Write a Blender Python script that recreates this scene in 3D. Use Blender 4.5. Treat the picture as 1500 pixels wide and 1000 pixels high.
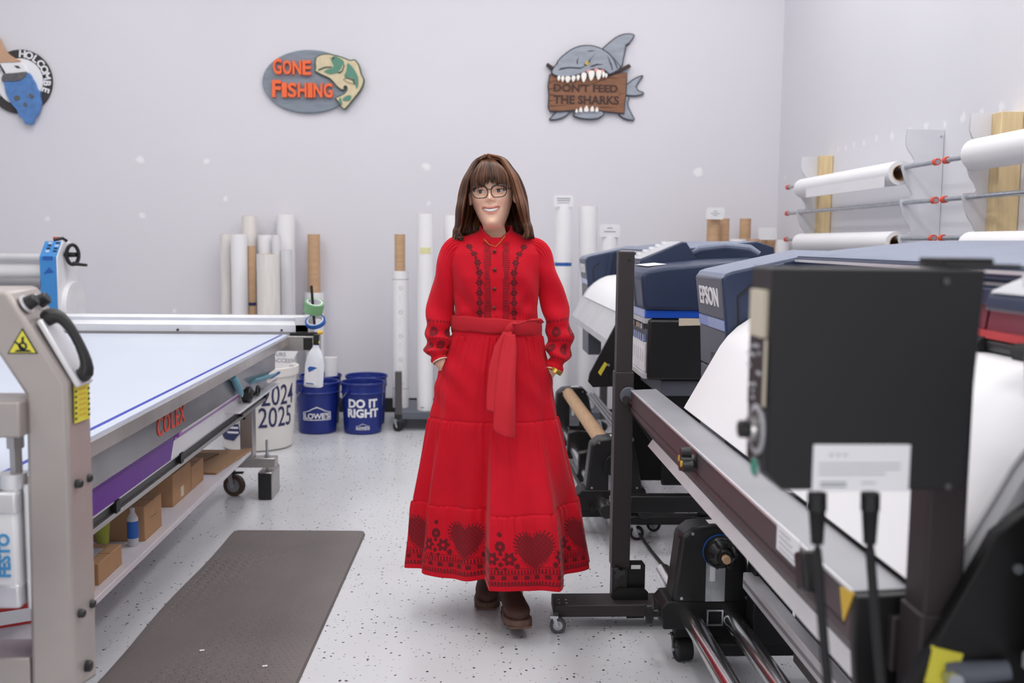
import bpy, bmesh, math, random
import numpy as np
from mathutils import Vector, Matrix, noise as mnoise
R_ = math.radians
for o in list(bpy.data.objects): bpy.data.objects.remove(o)
SC = bpy.context.scene; COL = SC.collection
random.seed(7); np.random.seed(7)

# ------------------------------------------------------------------ camera
F_PX, CAM_H = 1460.0, 1.32
PITCH, YAW, ROLL = math.atan(145/1460), math.atan(65/1467), 0.01
cf = Vector((math.sin(YAW)*math.cos(PITCH), math.cos(YAW)*math.cos(PITCH), -math.sin(PITCH)))
cr0 = Vector((math.cos(YAW), -math.sin(YAW), 0)); cu0 = cr0.cross(cf)
cr = cr0*math.cos(ROLL) + cu0*math.sin(ROLL); cu = cr.cross(cf)
cam = bpy.data.cameras.new('camera'); camo = bpy.data.objects.new('camera', cam); COL.objects.link(camo)
mw = Matrix((cr, cu, -cf)).transposed().to_4x4(); mw.translation = (0, 0, CAM_H)
camo.matrix_world = mw
cam.sensor_width = 36; cam.lens = F_PX/1500*36; cam.clip_start = 0.05
cam.dof.use_dof = True; cam.dof.focus_distance = 3.35; cam.dof.aperture_fstop = 3.2
SC.camera = camo
# ------------------------------------------------------------------ light
w = bpy.data.worlds.new('world'); SC.world = w; w.use_nodes = True
bg = w.node_tree.nodes['Background']; bg.inputs[0].default_value = (0.985, 0.98, 1.0, 1); bg.inputs[1].default_value = 0.8
def area(name, loc, sx, sy, watts, col=(1, 0.985, 0.97)):
    l = bpy.data.lights.new(name, 'AREA'); l.shape = 'RECTANGLE'; l.size = sx; l.size_y = sy; l.energy = watts; l.color = col
    o = bpy.data.objects.new(name, l); COL.objects.link(o); o.location = loc; return o
for i, x in enumerate((-2.6, -0.2, 1.7)):
    for j, y in enumerate((0.6, 3.2, 5.6)):
        area('ceiling_light', (x, y, 4.3), 0.6, 1.8, 42)
fill = area('front_fill', (-.4, -2.45, 1.75), 4.2, 2.3, 55, (1, .98, .96)); fill.rotation_euler = (R_(90), 0, 0)   # added fill light behind the camera to brighten the face
SC.view_settings.view_transform = 'Standard'; SC.view_settings.look = 'None'
SC.view_settings.gamma = 1; SC.view_settings.use_curve_mapping = False
SC.view_settings.exposure = -0.6

# ------------------------------------------------------------------ helpers
def ray(px, py): return cf + cr*((px-750)/F_PX) - cu*((py-500)/F_PX)
def at(px, py, X=None, Y=None, Z=None):
    """world point seen at a photo pixel on the plane X=, Y= or Z="""
    d = ray(px, py)
    t = X/d.x if X is not None else Y/d.y if Y is not None else (Z-CAM_H)/d.z
    return Vector((0, 0, CAM_H)) + d*t

class G:
    def __init__(s): s.v = []; s.f = []
    def add(s, vs, fs):
        b = len(s.v); s.v += [tuple(v) for v in vs]; s.f += [tuple(b+i for i in f) for f in fs]; return s
    def box(s, x0, x1, y0, y1, z0, z1):
        x0, x1 = sorted((x0, x1)); y0, y1 = sorted((y0, y1)); z0, z1 = sorted((z0, z1))
        return s.add([(x0,y0,z0),(x1,y0,z0),(x1,y1,z0),(x0,y1,z0),(x0,y0,z1),(x1,y0,z1),(x1,y1,z1),(x0,y1,z1)],
                     [(0,3,2,1),(4,5,6,7),(0,1,5,4),(1,2,6,5),(2,3,7,6),(3,0,4,7)])
    def obox(s, c, ax, ay, az):
        """oriented box: centre + half-axis vectors"""
        c, ax, ay, az = map(Vector, (c, ax, ay, az)); vs = []
        for k in (-1, 1):
            for (i, j) in ((-1,-1),(1,-1),(1,1),(-1,1)): vs.append(c+ax*i+ay*j+az*k)
        return s.add(vs, [(0,3,2,1),(4,5,6,7),(0,1,5,4),(1,2,6,5),(2,3,7,6),(3,0,4,7)])
    def cyl(s, p, q, r, n=20, r2=None, cap=True):
        p, q = Vector(p), Vector(q); r2 = r if r2 is None else r2
        d = (q-p).normalized(); a = d.orthogonal().normalized(); b = d.cross(a)
        vs = [p+(a*math.cos(t)+b*math.sin(t))*r for t in [2*math.pi*i/n for i in range(n)]]
        vs += [q+(a*math.cos(t)+b*math.sin(t))*r2 for t in [2*math.pi*i/n for i in range(n)]]
        fs = [(i, (i+1) % n, n+(i+1) % n, n+i) for i in range(n)]
        if cap: fs += [tuple(range(n-1, -1, -1)), tuple(range(n, 2*n))]
        return s.add(vs, fs)
    def ring(s, p, q, r, ri, n=24):
        """hollow cylinder"""
        p, q = Vector(p), Vector(q); d = (q-p).normalized(); a = d.orthogonal().normalized(); b = d.cross(a); vs = []
        for (c, rr) in ((p, r), (q, r), (q, ri), (p, ri)):
            vs += [c+(a*math.cos(t)+b*math.sin(t))*rr for t in [2*math.pi*i/n for i in range(n)]]
        fs = []
        for k in range(4):
            k2 = (k+1) % 4
            fs += [(k*n+i, k*n+(i+1) % n, k2*n+(i+1) % n, k2*n+i) for i in range(n)]
        return s.add(vs, fs)
    def tube(s, pts, r, n=8, cap=True):
        pts = [Vector(p) for p in pts]; rs = r if isinstance(r, (list, tuple)) else [r]*len(pts)
        vs, fs = [], []; a = None
        for i, p in enumerate(pts):
            d = (pts[min(i+1, len(pts)-1)]-pts[max(i-1, 0)]).normalized()
            a = d.orthogonal().normalized() if a is None else (a-d*a.dot(d)).normalized()
            b = d.cross(a)
            vs += [p+(a*math.cos(2*math.pi*k/n)+b*math.sin(2*math.pi*k/n))*rs[i] for k in range(n)]
        for i in range(len(pts)-1):
            fs += [(i*n+k, i*n+(k+1) % n, (i+1)*n+(k+1) % n, (i+1)*n+k) for k in range(n)]
        if cap: fs += [tuple(range(n-1, -1, -1)), tuple(range((len(pts)-1)*n, len(pts)*n))]
        return s.add(vs, fs)
    def lathe(s, c, prof, n=32, cap=True):
        """profile [(r,z)] about a vertical axis at c"""
        c = Vector(c); vs, fs = [], []
        for (r, z) in prof: vs += [c+Vector((r*math.cos(2*math.pi*k/n), r*math.sin(2*math.pi*k/n), z)) for k in range(n)]
        for i in range(len(prof)-1): fs += [(i*n+k, i*n+(k+1) % n, (i+1)*n+(k+1) % n, (i+1)*n+k) for k in range(n)]
        if cap:
            if prof[0][0] > 1e-4: fs.append(tuple(range(n-1, -1, -1)))
            if prof[-1][0] > 1e-4: fs.append(tuple(range((len(prof)-1)*n, len(prof)*n)))
        return s.add(vs, fs)
    def prism(s, poly, axis, d0, d1):
        """poly of 2-D points extruded along an axis: 'y' -> (x,z); 'x' -> (y,z); 'z' -> (x,y)"""
        n = len(poly); d0, d1 = min(d0, d1), max(d0, d1)
        f = {'y': lambda p, d: (p[0], d, p[1]), 'x': lambda p, d: (d, p[0], p[1]), 'z': lambda p, d: (p[0], p[1], d)}[axis]
        vs = [f(p, d0) for p in poly]+[f(p, d1) for p in poly]
        return s.add(vs, [tuple(range(n)), tuple(range(2*n-1, n-1, -1))]+[(i, i+n, (i+1) % n+n, (i+1) % n) for i in range(n)])
    def loft(s, rings, cap=True, close=True):
        n = len(rings[0]); vs = [p for r in rings for p in r]; fs = []
        for i in range(len(rings)-1):
            for k in range(n if close else n-1): fs.append((i*n+k, i*n+(k+1) % n, (i+1)*n+(k+1) % n, (i+1)*n+k))
        if cap and close: fs += [tuple(range(n-1, -1, -1)), tuple(range((len(rings)-1)*n, len(rings)*n))]
        return s.add(vs, fs)
    def xf(s, fn): s.v = [tuple(fn(Vector(v))) for v in s.v]; return s
    def join(s, g): return s.add(g.v, g.f)

ORG = {}
def link(name, g, mat, parent=None, origin=None, bev=0, smooth=35, seg=2, fixn=True, sub=0):
    me = bpy.data.meshes.new(name); org = Vector(origin) if origin is not None else (ORG[parent.name] if parent else None)
    if org is None:
        a = np.array(g.v); org = Vector(((a[:,0].min()+a[:,0].max())/2, (a[:,1].min()+a[:,1].max())/2, a[:,2].min()))
    me.from_pydata([(v[0]-org.x, v[1]-org.y, v[2]-org.z) for v in g.v], [], g.f)
    if fixn:
        bm = bmesh.new(); bm.from_mesh(me); bmesh.ops.recalc_face_normals(bm, faces=bm.faces); bm.to_mesh(me); bm.free()
    if smooth: me.shade_smooth(); me.set_sharp_from_angle(angle=R_(smooth))
    me.materials.append(mat)
    o = bpy.data.objects.new(name, me); COL.objects.link(o)
    if parent: o.parent = parent; o.location = org-ORG[parent.name]
    else: o.location = org
    ORG[o.name] = org
    if sub:
        m = o.modifiers.new('sub', 'SUBSURF'); m.levels = sub; m.render_levels = sub
    if bev:
        m = o.modifiers.new('bevel', 'BEVEL'); m.width = bev; m.segments = seg; m.limit_method = 'ANGLE'; m.angle_limit = R_(40)
    return o
def tag(o, label, cat, group=None):
    o['label'] = label; o['category'] = cat
    if group: o['group'] = group
    return o
def thing(name, label, cat, loc, group=None):
    o = bpy.data.objects.new(name, None); COL.objects.link(o); o.location = loc; o.empty_display_size = .1
    ORG[o.name] = Vector(loc); return tag(o, label, cat, group)
def struct(name, g, mat, **k):
    o = link(name, g, mat, **k); o['kind'] = 'structure'; return o
def lab(o, label): o['label'] = label; return o

def text_g(s, size, ext=0.001, off=0.0, align='CENTER', spacing=1.0):
    """lettering lying in the local xy plane, extruded in z"""
    c = bpy.data.curves.new('t', 'FONT'); c.body = s; c.size = size; c.extrude = ext; c.offset = off
    c.align_x = align; c.align_y = 'CENTER'; c.space_character = spacing; c.resolution_u = 3
    o = bpy.data.objects.new('t', c); COL.objects.link(o); bpy.context.view_layer.update()
    me = o.evaluated_get(bpy.context.evaluated_depsgraph_get()).to_mesh()
    g = G(); g.add([v.co.copy() for v in me.vertices], [tuple(p.vertices) for p in me.polygons])
    bpy.data.objects.remove(o); bpy.data.curves.remove(c); return g
def place(g, org, ux, uy):
    ux, uy = Vector(ux).normalized(), Vector(uy).normalized(); uz = ux.cross(uy); org = Vector(org)
    return g.xf(lambda v: org+ux*v.x+uy*v.y+uz*v.z)
def wrap(g, c, r, ang, z, step=0.012):
    """bend flat lettering round a vertical cylinder; ang = direction the centre of the text faces"""
    bm = bmesh.new(); vs = [bm.verts.new(v) for v in g.v]
    for f in g.f:
        try: bm.faces.new([vs[i] for i in f])
        except ValueError: pass
    xs = [v[0] for v in g.v]; x = min(xs)+step
    while x < max(xs):
        bmesh.ops.bisect_plane(bm, geom=bm.verts[:]+bm.edges[:]+bm.faces[:], plane_co=(x, 0, 0), plane_no=(1, 0, 0)); x += step
    bm.verts.index_update(); o = G(); c = Vector(c)
    def fn(v):
        rr = r(z+v.y) if callable(r) else r
        a = ang+v.x/rr; return c+Vector(((rr+v.z)*math.cos(a), (rr+v.z)*math.sin(a), z+v.y))
    o.add([fn(v.co) for v in bm.verts], [tuple(v.index for v in f.verts) for f in bm.faces]); bm.free(); return o

# ------------------------------------------------------------------ materials
def lin(c): return tuple(((x/255)/12.92 if x/255 <= .04045 else ((x/255+.055)/1.055)**2.4) for x in c)
MATS = {}
def mat(name, col, rough=.5, metal=0., var=.06, vscale=6., bump=0., bscale=60., spec=.5, coat=0., trans=0., sheen=0., attr=None, stretch=None, alpha=1.):
    m = bpy.data.materials.new(name); m.use_nodes = True; nt = m.node_tree; b = nt.nodes['Principled BSDF']
    N = lambda t: nt.nodes.new(t); L = nt.links.new
    c = lin(col); tc = N('ShaderNodeTexCoord'); src = tc.outputs['Object']
    if stretch:
        mp = N('ShaderNodeMapping'); mp.inputs['Scale'].default_value = stretch; L(src, mp.inputs[0]); src = mp.outputs[0]
    if attr:
        a = N('ShaderNodeAttribute'); a.attribute_name = attr; base = a.outputs['Color']
    nz = N('ShaderNodeTexNoise'); nz.inputs['Scale'].default_value = vscale; nz.inputs['Detail'].default_value = 3; L(src, nz.inputs['Vector'])
    mr = N('ShaderNodeMapRange'); mr.inputs['To Min'].default_value = 1-var; mr.inputs['To Max'].default_value = 1+var
    mr.inputs['From Min'].default_value = .3; mr.inputs['From Max'].default_value = .7; L(nz.outputs[0], mr.inputs['Value'])
    mx = N('ShaderNodeMix'); mx.data_type = 'RGBA'; mx.blend_type = 'MULTIPLY'; mx.inputs['Factor'].default_value = 1
    if attr: L(base, mx.inputs['A'])
    else: mx.inputs['A'].default_value = (*c, 1)
    L(mr.outputs[0], mx.inputs['B']); L(mx.outputs['Result'], b.inputs['Base Color'])
    b.inputs['Roughness'].default_value = rough; b.inputs['Metallic'].default_value = metal
    b.inputs['Specular IOR Level'].default_value = spec; b.inputs['Coat Weight'].default_value = coat
    b.inputs['Transmission Weight'].default_value = trans; b.inputs['Sheen Weight'].default_value = sheen; b.inputs['Alpha'].default_value = alpha
    if bump:
        n2 = N('ShaderNodeTexNoise'); n2.inputs['Scale'].default_value = bscale; n2.inputs['Detail'].default_value = 4; L(src, n2.inputs['Vector'])
        bp = N('ShaderNodeBump'); bp.inputs['Strength'].default_value = bump; bp.inputs['Distance'].default_value = .004
        L(n2.outputs[0], bp.inputs['Height']); L(bp.outputs[0], b.inputs['Normal'])
    MATS[name] = m; return m
mat('black_metal', (26,25,27), .45, .3, bump=.05, bscale=400)
mat('brown_black', (50,44,46), .5, .2, bump=.06, bscale=500)
mat('black_plastic', (24,24,26), .38)
mat('grey_metal', (150,149,153), .42, .5, bump=.05, bscale=300)
mat('steel', (178,174,172), .33, .9, var=.05, stretch=(3,.4,3), bump=.03, bscale=90)
mat('gantry_paint', (173,165,161), .38, .35, bump=.05, bscale=500)
mat('chrome', (228,226,226), .2, 1.)
mat('zinc', (185,190,196), .32, .85, var=.12, vscale=40)
mat('aluminium', (222,222,226), .35, .45)
mat('white_plastic', (232,232,235), .4)
mat('white_paper', (238,237,240), .6, var=.02, vscale=3)
mat('cream_film', (228,223,219), .35, var=.06, vscale=9, stretch=(6,6,.5))
mat('clear_film', (222,222,226), .2, var=.04)
mat('kraft', (196,160,126), .75, var=.07, vscale=14, stretch=(1,1,6))
mat('cardboard', (172,134,98), .8, var=.06, vscale=12, bump=.1, bscale=60)
mat('cardboard_dark', (126,96,68), .85, var=.08)
mat('navy', (42,54,82), .38, spec=.45)
mat('slate_blue', (126,134,156), .42)
mat('slate_dark', (92,96,108), .42)
mat('blue_strip', (40,92,205), .2, coat=.5)
mat('pale_blue', (140,160,215), .25, coat=.4)
mat('bucket_blue', (24,42,122), .32, var=.05)
mat('white_print', (236,236,240), .6, var=.01)
mat('navy_print', (44,46,92), .6, var=.02)
mat('black_print', (34,34,38), .6, var=.02)
mat('grey_print', (150,152,160), .6, var=.02)
mat('blue_print', (38,92,175), .6, var=.02)
mat('sky_print', (70,150,205), .6, var=.02)
mat('red_print', (214,72,52), .6, var=.02)
mat('yellow_sticker', (222,212,70), .5)
mat('yellow_dark', (214,176,62), .5)
mat('purple_film', (100,26,150), .5)
mat('purple_light', (158,96,180), .35)
mat('table_white', (202,210,226), .3, var=.015, vscale=2)
mat('blue_line', (30,48,165), .5)
mat('laminator_blue', (64,140,208), .35)
mat('tape_green', (122,172,122), .5)
mat('tape_blue', (38,92,170), .45)
mat('rubber', (30,30,32), .7)
mat('wheel_brown', (78,60,48), .5)
mat('wood', (216,192,148), .6, var=.1, vscale=8, stretch=(5,5,.6))
mat('red_cap', (222,82,56), .5)
mat('trash_white', (228,224,219), .45, var=.04, vscale=5)
mat('skin_paint', (200,160,132), .6)
mat('teal', (96,160,180), .45)
mat('maroon_window', (120,62,74), .2)
mat('green_button', (36,150,122), .3)
mat('tan_label', (205,195,176), .55)
mat('gold', (212,176,84), .25, 1.)
mat('shelf_white', (222,216,222), .45, var=.03)
mat('light_grey', (188,188,194), .5)
mat('film_grey', (196,196,200), .42)
# ------------------------------------------------------------------ setting
WY, WX = 7.69, 2.39
def wall_mat(name, col, spots, axis):
    m = mat(name, col, .75, var=.012, vscale=1.2, bump=.05, bscale=220)
    nt = m.node_tree; N = nt.nodes.new; L = nt.links.new; b = nt.nodes['Principled BSDF']
    geo = N('ShaderNodeNewGeometry'); acc = None
    nz = N('ShaderNodeTexNoise'); nz.inputs['Scale'].default_value = 28; L(geo.outputs['Position'], nz.inputs['Vector'])
    for (p, r) in spots:
        d = N('ShaderNodeVectorMath'); d.operation = 'DISTANCE'; d.inputs[1].default_value = p; L(geo.outputs['Position'], d.inputs[0])
        ad = N('ShaderNodeMath'); ad.operation = 'MULTIPLY_ADD'; ad.inputs[1].default_value = .05; L(nz.outputs[0], ad.inputs[0]); L(d.outputs['Value'], ad.inputs[2])
        mr = N('ShaderNodeMapRange'); mr.inputs['From Min'].default_value = r+.036; mr.inputs['From Max'].default_value = r+.018; L(ad.outputs[0], mr.inputs['Value'])
        if acc is None: acc = mr.outputs[0]
        else:
            mx = N('ShaderNodeMath'); mx.operation = 'MAXIMUM'; L(acc, mx.inputs[0]); L(mr.outputs[0], mx.inputs[1]); acc = mx.outputs[0]
    old = b.inputs['Base Color'].links[0].from_socket
    mix = N('ShaderNodeMix'); mix.data_type = 'RGBA'; L(acc, mix.inputs['Factor']); L(old, mix.inputs['A']); mix.inputs['B'].default_value = (*lin((238,237,241)), 1)
    L(mix.outputs['Result'], b.inputs['Base Color']); return m
bs = [(at(x, y, Y=WY), r) for (x, y, r) in ((205,234,.022),(303,236,.02),(208,315,.018),(330,292,.014),(255,455,.014),(625,243,.026),(1022,252,.032),(628,298,.01),(70,320,.014))]
rs = [(at(x, y, X=WX), r) for (x, y, r) in ((1228,219,.012),(1239,216,.012),(1251,212,.016),(1266,209,.016),(1284,202,.016),(1307,200,.02),(1332,193,.02),(1357,184,.018),(1384,182,.014),(1411,173,.02),(1437,165,.014),(1468,156,.022),(1150,260,.012))]
struct('wall_back', G().box(-7.5, WX+.12, WY, WY+.12, 0, 4.6), wall_mat('wall_paint_back', (219,217,224), bs, 'y'))
struct('wall_right', G().box(WX, WX+.12, -2.5, WY, 0, 4.6), wall_mat('wall_paint_right', (222,221,227), rs, 'x'))
struct('wall_left', G().box(-7.62, -7.5, -2.5, WY+.12, 0, 4.6), MATS['wall_paint_back'])
struct('baseboard_back', G().box(-7.5, WX-.012, WY-.012, WY, 0, .11), MATS['rubber'])
struct('baseboard_right', G().box(WX-.012, WX, -2.5, WY, 0, .11), MATS['rubber'])
def floor_mat():
    m = mat('epoxy_floor', (206,207,211), .24, var=.03, vscale=1.3, spec=.5)
    nt = m.node_tree; N = nt.nodes.new; L = nt.links.new; b = nt.nodes['Principled BSDF']
    geo = N('ShaderNodeNewGeometry'); acc = b.inputs['Base Color'].links[0].from_socket
    wn = N('ShaderNodeTexNoise'); wn.inputs['Scale'].default_value = 90; L(geo.outputs['Position'], wn.inputs['Vector'])
    dv = N('ShaderNodeVectorMath'); dv.operation = 'MULTIPLY_ADD'; dv.inputs[1].default_value = (.012,.012,0); L(wn.outputs['Color'], dv.inputs[0]); L(geo.outputs['Position'], dv.inputs[2])
    for (sc, rad, thr, col) in ((42, .19, .32, (44,42,46)), (75, .19, .25, (120,118,122)), (30, .10, .5, (150,158,172))):
        v = N('ShaderNodeTexVoronoi'); v.inputs['Scale'].default_value = sc; L(dv.outputs[0], v.inputs['Vector'])
        lt = N('ShaderNodeMath'); lt.operation = 'LESS_THAN'; lt.inputs[1].default_value = rad; L(v.outputs['Distance'], lt.inputs[0])
        sp = N('ShaderNodeSeparateColor'); L(v.outputs['Color'], sp.inputs[0])
        l2 = N('ShaderNodeMath'); l2.operation = 'LESS_THAN'; l2.inputs[1].default_value = thr; L(sp.outputs[0], l2.inputs[0])
        mu = N('ShaderNodeMath'); mu.operation = 'MULTIPLY'; L(lt.outputs[0], mu.inputs[0]); L(l2.outputs[0], mu.inputs[1])
        mix = N('ShaderNodeMix'); mix.data_type = 'RGBA'; L(mu.outputs[0], mix.inputs['Factor']); L(acc, mix.inputs['A']); mix.inputs['B'].default_value = (*lin(col), 1); acc = mix.outputs['Result']
    n3 = N('ShaderNodeTexNoise'); n3.inputs['Scale'].default_value = 1.7; n3.inputs['Detail'].default_value = 6; L(geo.outputs['Position'], n3.inputs['Vector'])
    mr = N('ShaderNodeMapRange'); mr.inputs['From Min'].default_value = .56; mr.inputs['From Max'].default_value = .75; mr.inputs['To Max'].default_value = .22; L(n3.outputs[0], mr.inputs['Value'])
    mix = N('ShaderNodeMix'); mix.data_type = 'RGBA'; L(mr.outputs[0], mix.inputs['Factor']); L(acc, mix.inputs['A']); mix.inputs['B'].default_value = (*lin((176,172,170)), 1)
    L(mix.outputs['Result'], b.inputs['Base Color']); return m
struct('floor', G().box(-7.62, WX+.12, -2.5, WY+.12, -.1, 0), floor_mat())

# ------------------------------------------------------------------ wall signs
def px_poly(pts, ox, oy, sc, Y): return [(p.x, p.z) for p in (at(ox+x/sc, oy+y/sc, Y=Y) for (x, y) in pts)]
def smooth_poly(pts, it=2):
    for _ in range(it):
        q = []
        for i in range(len(pts)):
            a, b = pts[i], pts[(i+1) % len(pts)]
            q += [(a[0]*.75+b[0]*.25, a[1]*.75+b[1]*.25), (a[0]*.25+b[0]*.75, a[1]*.25+b[1]*.75)]
        pts = q
    return pts
def grow(pts, d):
    n = len(pts); a = sum(pts[i][0]*pts[(i+1) % n][1]-pts[(i+1) % n][0]*pts[i][1] for i in range(n)); sg = 1 if a > 0 else -1; out = []
    for i in range(n):
        p, q, r = pts[i-1], pts[i], pts[(i+1) % n]
        tx, ty = r[0]-p[0], r[1]-p[1]; l = math.hypot(tx, ty) or 1
        out.append((q[0]+sg*ty/l*d, q[1]-sg*tx/l*d))
    return out
SW = WY-.001
# --- gone fishing
S = lambda pts: px_poly(pts, 360, 50, 7.145, SW-.04)
c = at(452.6, 118.8, Y=SW); ell = [(660+490*math.cos(t), 492+332*math.sin(t)) for t in [2*math.pi*i/72 for i in range(72)]]
mat('sign_slate', (128,138,150), .55, var=.14, vscale=7, stretch=(1.2,1,9))
mat('sign_orange', (240,106,56), .5); mat('sign_orange_dark', (176,52,40), .6)
mat('fish_green', (88,138,118), .55); mat('fish_cream', (212,196,162), .55, var=.08, vscale=20); mat('fish_line', (70,92,80), .6)
fs = thing('fishing_sign', 'oval slate grey sign with orange letters GONE FISHING and a bass', 'wall sign', (c.x, SW, c.z-.25))
link('board', G().prism(S(ell), 'y', SW-.03, SW), MATS['sign_slate'], fs, bev=.006)
FISH = smooth_poly([(735,235),(800,206),(880,203),(960,222),(1040,248),(1095,275),(1140,258),(1180,300),(1200,350),(1215,420),(1247,470),(1235,540),(1190,620),(1130,690),(1075,760),(1035,800),(1000,775),(970,720),(925,670),(985,640),(1045,610),(1060,560),(1035,545),(1040,590),(1000,592),(950,555),(905,497),(870,467),(820,447),(760,417),(708,385),(732,358),(720,300)], 1)
fo = link('fish', G().prism(S(FISH), 'y', SW-.048, SW-.02), MATS['fish_line'], fs, bev=.003)
link('fish_body', G().prism(grow(S(FISH), -.010), 'y', SW-.054, SW-.047), MATS['fish_cream'], fo)
for P in ([(885,235),(930,228),(1000,262),(1035,290),(1020,350),(985,395),(940,415),(880,428),(815,395),(860,372),(930,350),(905,300)],
          [(1062,296),(1110,335),(1150,390),(1178,450),(1182,520),(1166,585),(1150,545),(1145,480),(1085,448),(1040,458),(1030,440),(1060,380)],
          [(1005,690),(1060,640),(1115,645),(1095,700),(1050,705)], [(970,690),(1000,660),(1005,700),(1020,750),(1000,740)]):
    link('green_patch', G().prism(S(smooth_poly(P, 1)), 'y', SW-.058, SW-.052), MATS['fish_green'], fo)
for P in ([(960,410),(1000,385),(1030,320),(1040,330),(1015,395),(985,415)], [(760,372),(830,345),(905,342),(905,352),(835,358),(765,385)], [(1020,480),(1060,455),(1135,478),(1148,530),(1135,528),(1120,490),(1060,470)]):
    link('line_detail', G().prism(S(P), 'y', SW-.061, SW-.053), MATS['fish_line'], fo)
for P in ([(970,402),(1000,375),(1018,330),(1024,332),(1008,388)], [(1030,482),(1060,472),(1118,492),(1130,522),(1085,512)], [(890,240),(925,232),(925,262),(905,265)]):
    link('highlight', G().prism(S(P), 'y', SW-.064, SW-.056), MATS['fish_cream'], fo)
p = at(360+915/7.145, 50+248/7.145, Y=SW-.06); link('eye', G().cyl(p, p+Vector((0,-.008,0)), .007, 12), MATS['black_print'], fo)
# letters as their own raised shapes, first letter larger
def letters(word, x0, x1, base_y, h_first, h_rest, ox, oy, sc, par):
    n = len(word); wsum = sum(.55 if ch == 'I' else 1 for ch in word); x = x0
    for i, ch in enumerate(word):
        wd = (x1-x0)*(.55 if ch == 'I' else 1)/wsum; h = h_first if i == 0 else h_rest
        g = text_g(ch, 1, .5, .03); a = np.array(g.v); mn, mxx = a.min(0), a.max(0)
        yb = base_y+(i*.9 if n > 5 else i*2); pad = wd*.06
        pl = at(ox+(x+pad)/sc, oy+yb/sc, Y=SW-.05); pr = at(ox+(x+wd-pad)/sc, oy+(yb-h)/sc, Y=SW-.05)
        def fn(v, mn=mn, mxx=mxx, pl=pl, pr=pr, d=(SW-.03, SW-.058)):
            return Vector((pl.x+(v.x-mn[0])/(mxx[0]-mn[0])*(pr.x-pl.x), d[0]+(v.z-mn[2])/(mxx[2]-mn[2])*(d[1]-d[0]), pl.z+(v.y-mn[1])/(mxx[1]-mn[1])*(pr.z-pl.z)))
        lo = link('letter', g.xf(fn), MATS['sign_orange'], par, smooth=0)
        x += wd
letters('GONE', 280, 690, 420, 165, 148, 360, 50, 7.145, fs)
letters('FISHING', 270, 915, 660, 178, 152, 360, 50, 7.145, fs)
# --- shark
S = lambda pts: px_poly(pts, 770, 30, 5.88, SW-.04)
c = at(872, 115, Y=SW); mat('shark_grey', (150,156,168), .5, var=.12, vscale=9, stretch=(1,1,3)); mat('shark_dark', (52,56,68), .55)
mat('plank_brown', (136,92,66), .65, var=.2, vscale=7, stretch=(1.5,1,12)); mat('plank_dark', (68,46,40), .7); mat('tooth', (240,238,232), .4); mat('gum', (222,150,148), .5); mat('eye_yellow', (226,196,70), .4)
sh = thing('shark_sign', 'grey cartoon shark biting a brown plank lettered DON\'T FEED THE SHARKS', 'wall sign', (c.x, SW, c.z-.35))
def layer(name, P, m, d0, d1, edge=.009, it=1, par=sh):
    q = S(smooth_poly(P, it) if it else P)
    o = link(name, G().prism(grow(q, -edge) if edge else q, 'y', SW-d1, SW-d0), MATS[m], par, smooth=30)
    if edge: link('outline', G().prism(q, 'y', SW-d1+.004, SW-max(0, d0-.012)), MATS['shark_dark'], o, smooth=30)
    return o
layer('dorsal_fin', [(650,245),(720,182),(790,128),(860,105),(930,108),(948,128),(905,190),(868,212),(872,225),(855,300),(835,415),(770,400),(700,300)], 'shark_grey', .004, .026)
layer('tail_fin', [(850,540),(880,540),(940,488),(1030,458),(990,515),(948,585),(1045,622),(970,652),(880,648),(850,640)], 'shark_grey', .004, .024)
layer('pelvic_fin', [(850,640),(905,652),(880,715),(915,790),(955,865),(860,855),(795,808),(820,780)], 'shark_grey', .004, .024)
layer('side_fin', [(400,778),(340,835),(260,858),(190,855),(250,795),(280,765)], 'shark_grey', .004, .024)
layer('jaw', [(400,815),(430,790),(440,760),(640,765),(690,795),(650,838),(590,855),(500,850),(440,838)], 'shark_grey', .004, .034)
bo = layer('plank_board', [(205,462),(300,470),(500,480),(700,480),(790,450),(878,448),(872,560),(868,640),(858,720),(852,805),(720,792),(640,782),(420,778),(300,785),(210,785),(192,745),(197,640),(190,560)], 'plank_brown', .01, .040, .008, 0)
layer('stick', [(700,478),(890,372),(908,400),(765,465)], 'plank_dark', .02, .048, .003, 0)
layer('stick', [(178,380),(190,362),(255,405),(220,425)], 'plank_dark', .01, .036, .003, 0)
hd = layer('head', [(215,445),(240,395),(262,378),(272,345),(330,290),(400,240),(480,213),(570,213),(650,237),(720,285),(780,350),(832,415),(715,478),(700,450),(650,424),(590,424),(510,455),(440,478),(370,492),(290,492),(230,472)], 'shark_grey', .02, .058)
for (x, y, wd, h) in ((285,490,28,35),(318,492,30,45),(362,492,52,52),(410,488,38,48),(450,482,32,42),(500,462,50,82),(565,445,56,86),(628,440,50,84),(668,455,28,48),(692,468,22,32)):
    link('tooth', G().prism(S(smooth_poly([(x-wd/2,y),(x,y-14),(x+wd/2,y),(x+wd*.32,y+h*.55),(x-wd*.1,y+h),(x-wd*.42,y+h*.5)], 2)), 'y', SW-.066, SW-.04), MATS['tooth'], hd)
for (x, y, wd, h) in ((438,795,26,38),(474,790,34,50),(522,788,46,60),(572,786,40,52),(612,788,32,45)):
    link('tooth', G().prism(S(smooth_poly([(x-wd/2,y),(x+wd/2,y),(x+wd*.3,y-h*.6),(x+wd*.1,y-h),(x-wd*.35,y-h*.6)], 2)), 'y', SW-.05, SW-.03), MATS['tooth'], sh)
for (x, y) in ((540,440),(605,428),(655,440)): link('gum', G().prism(S(smooth_poly([(x-24,y),(x,y-18),(x+24,y),(x,y+30)], 1)), 'y', SW-.064, SW-.05), MATS['gum'], hd)
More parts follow.
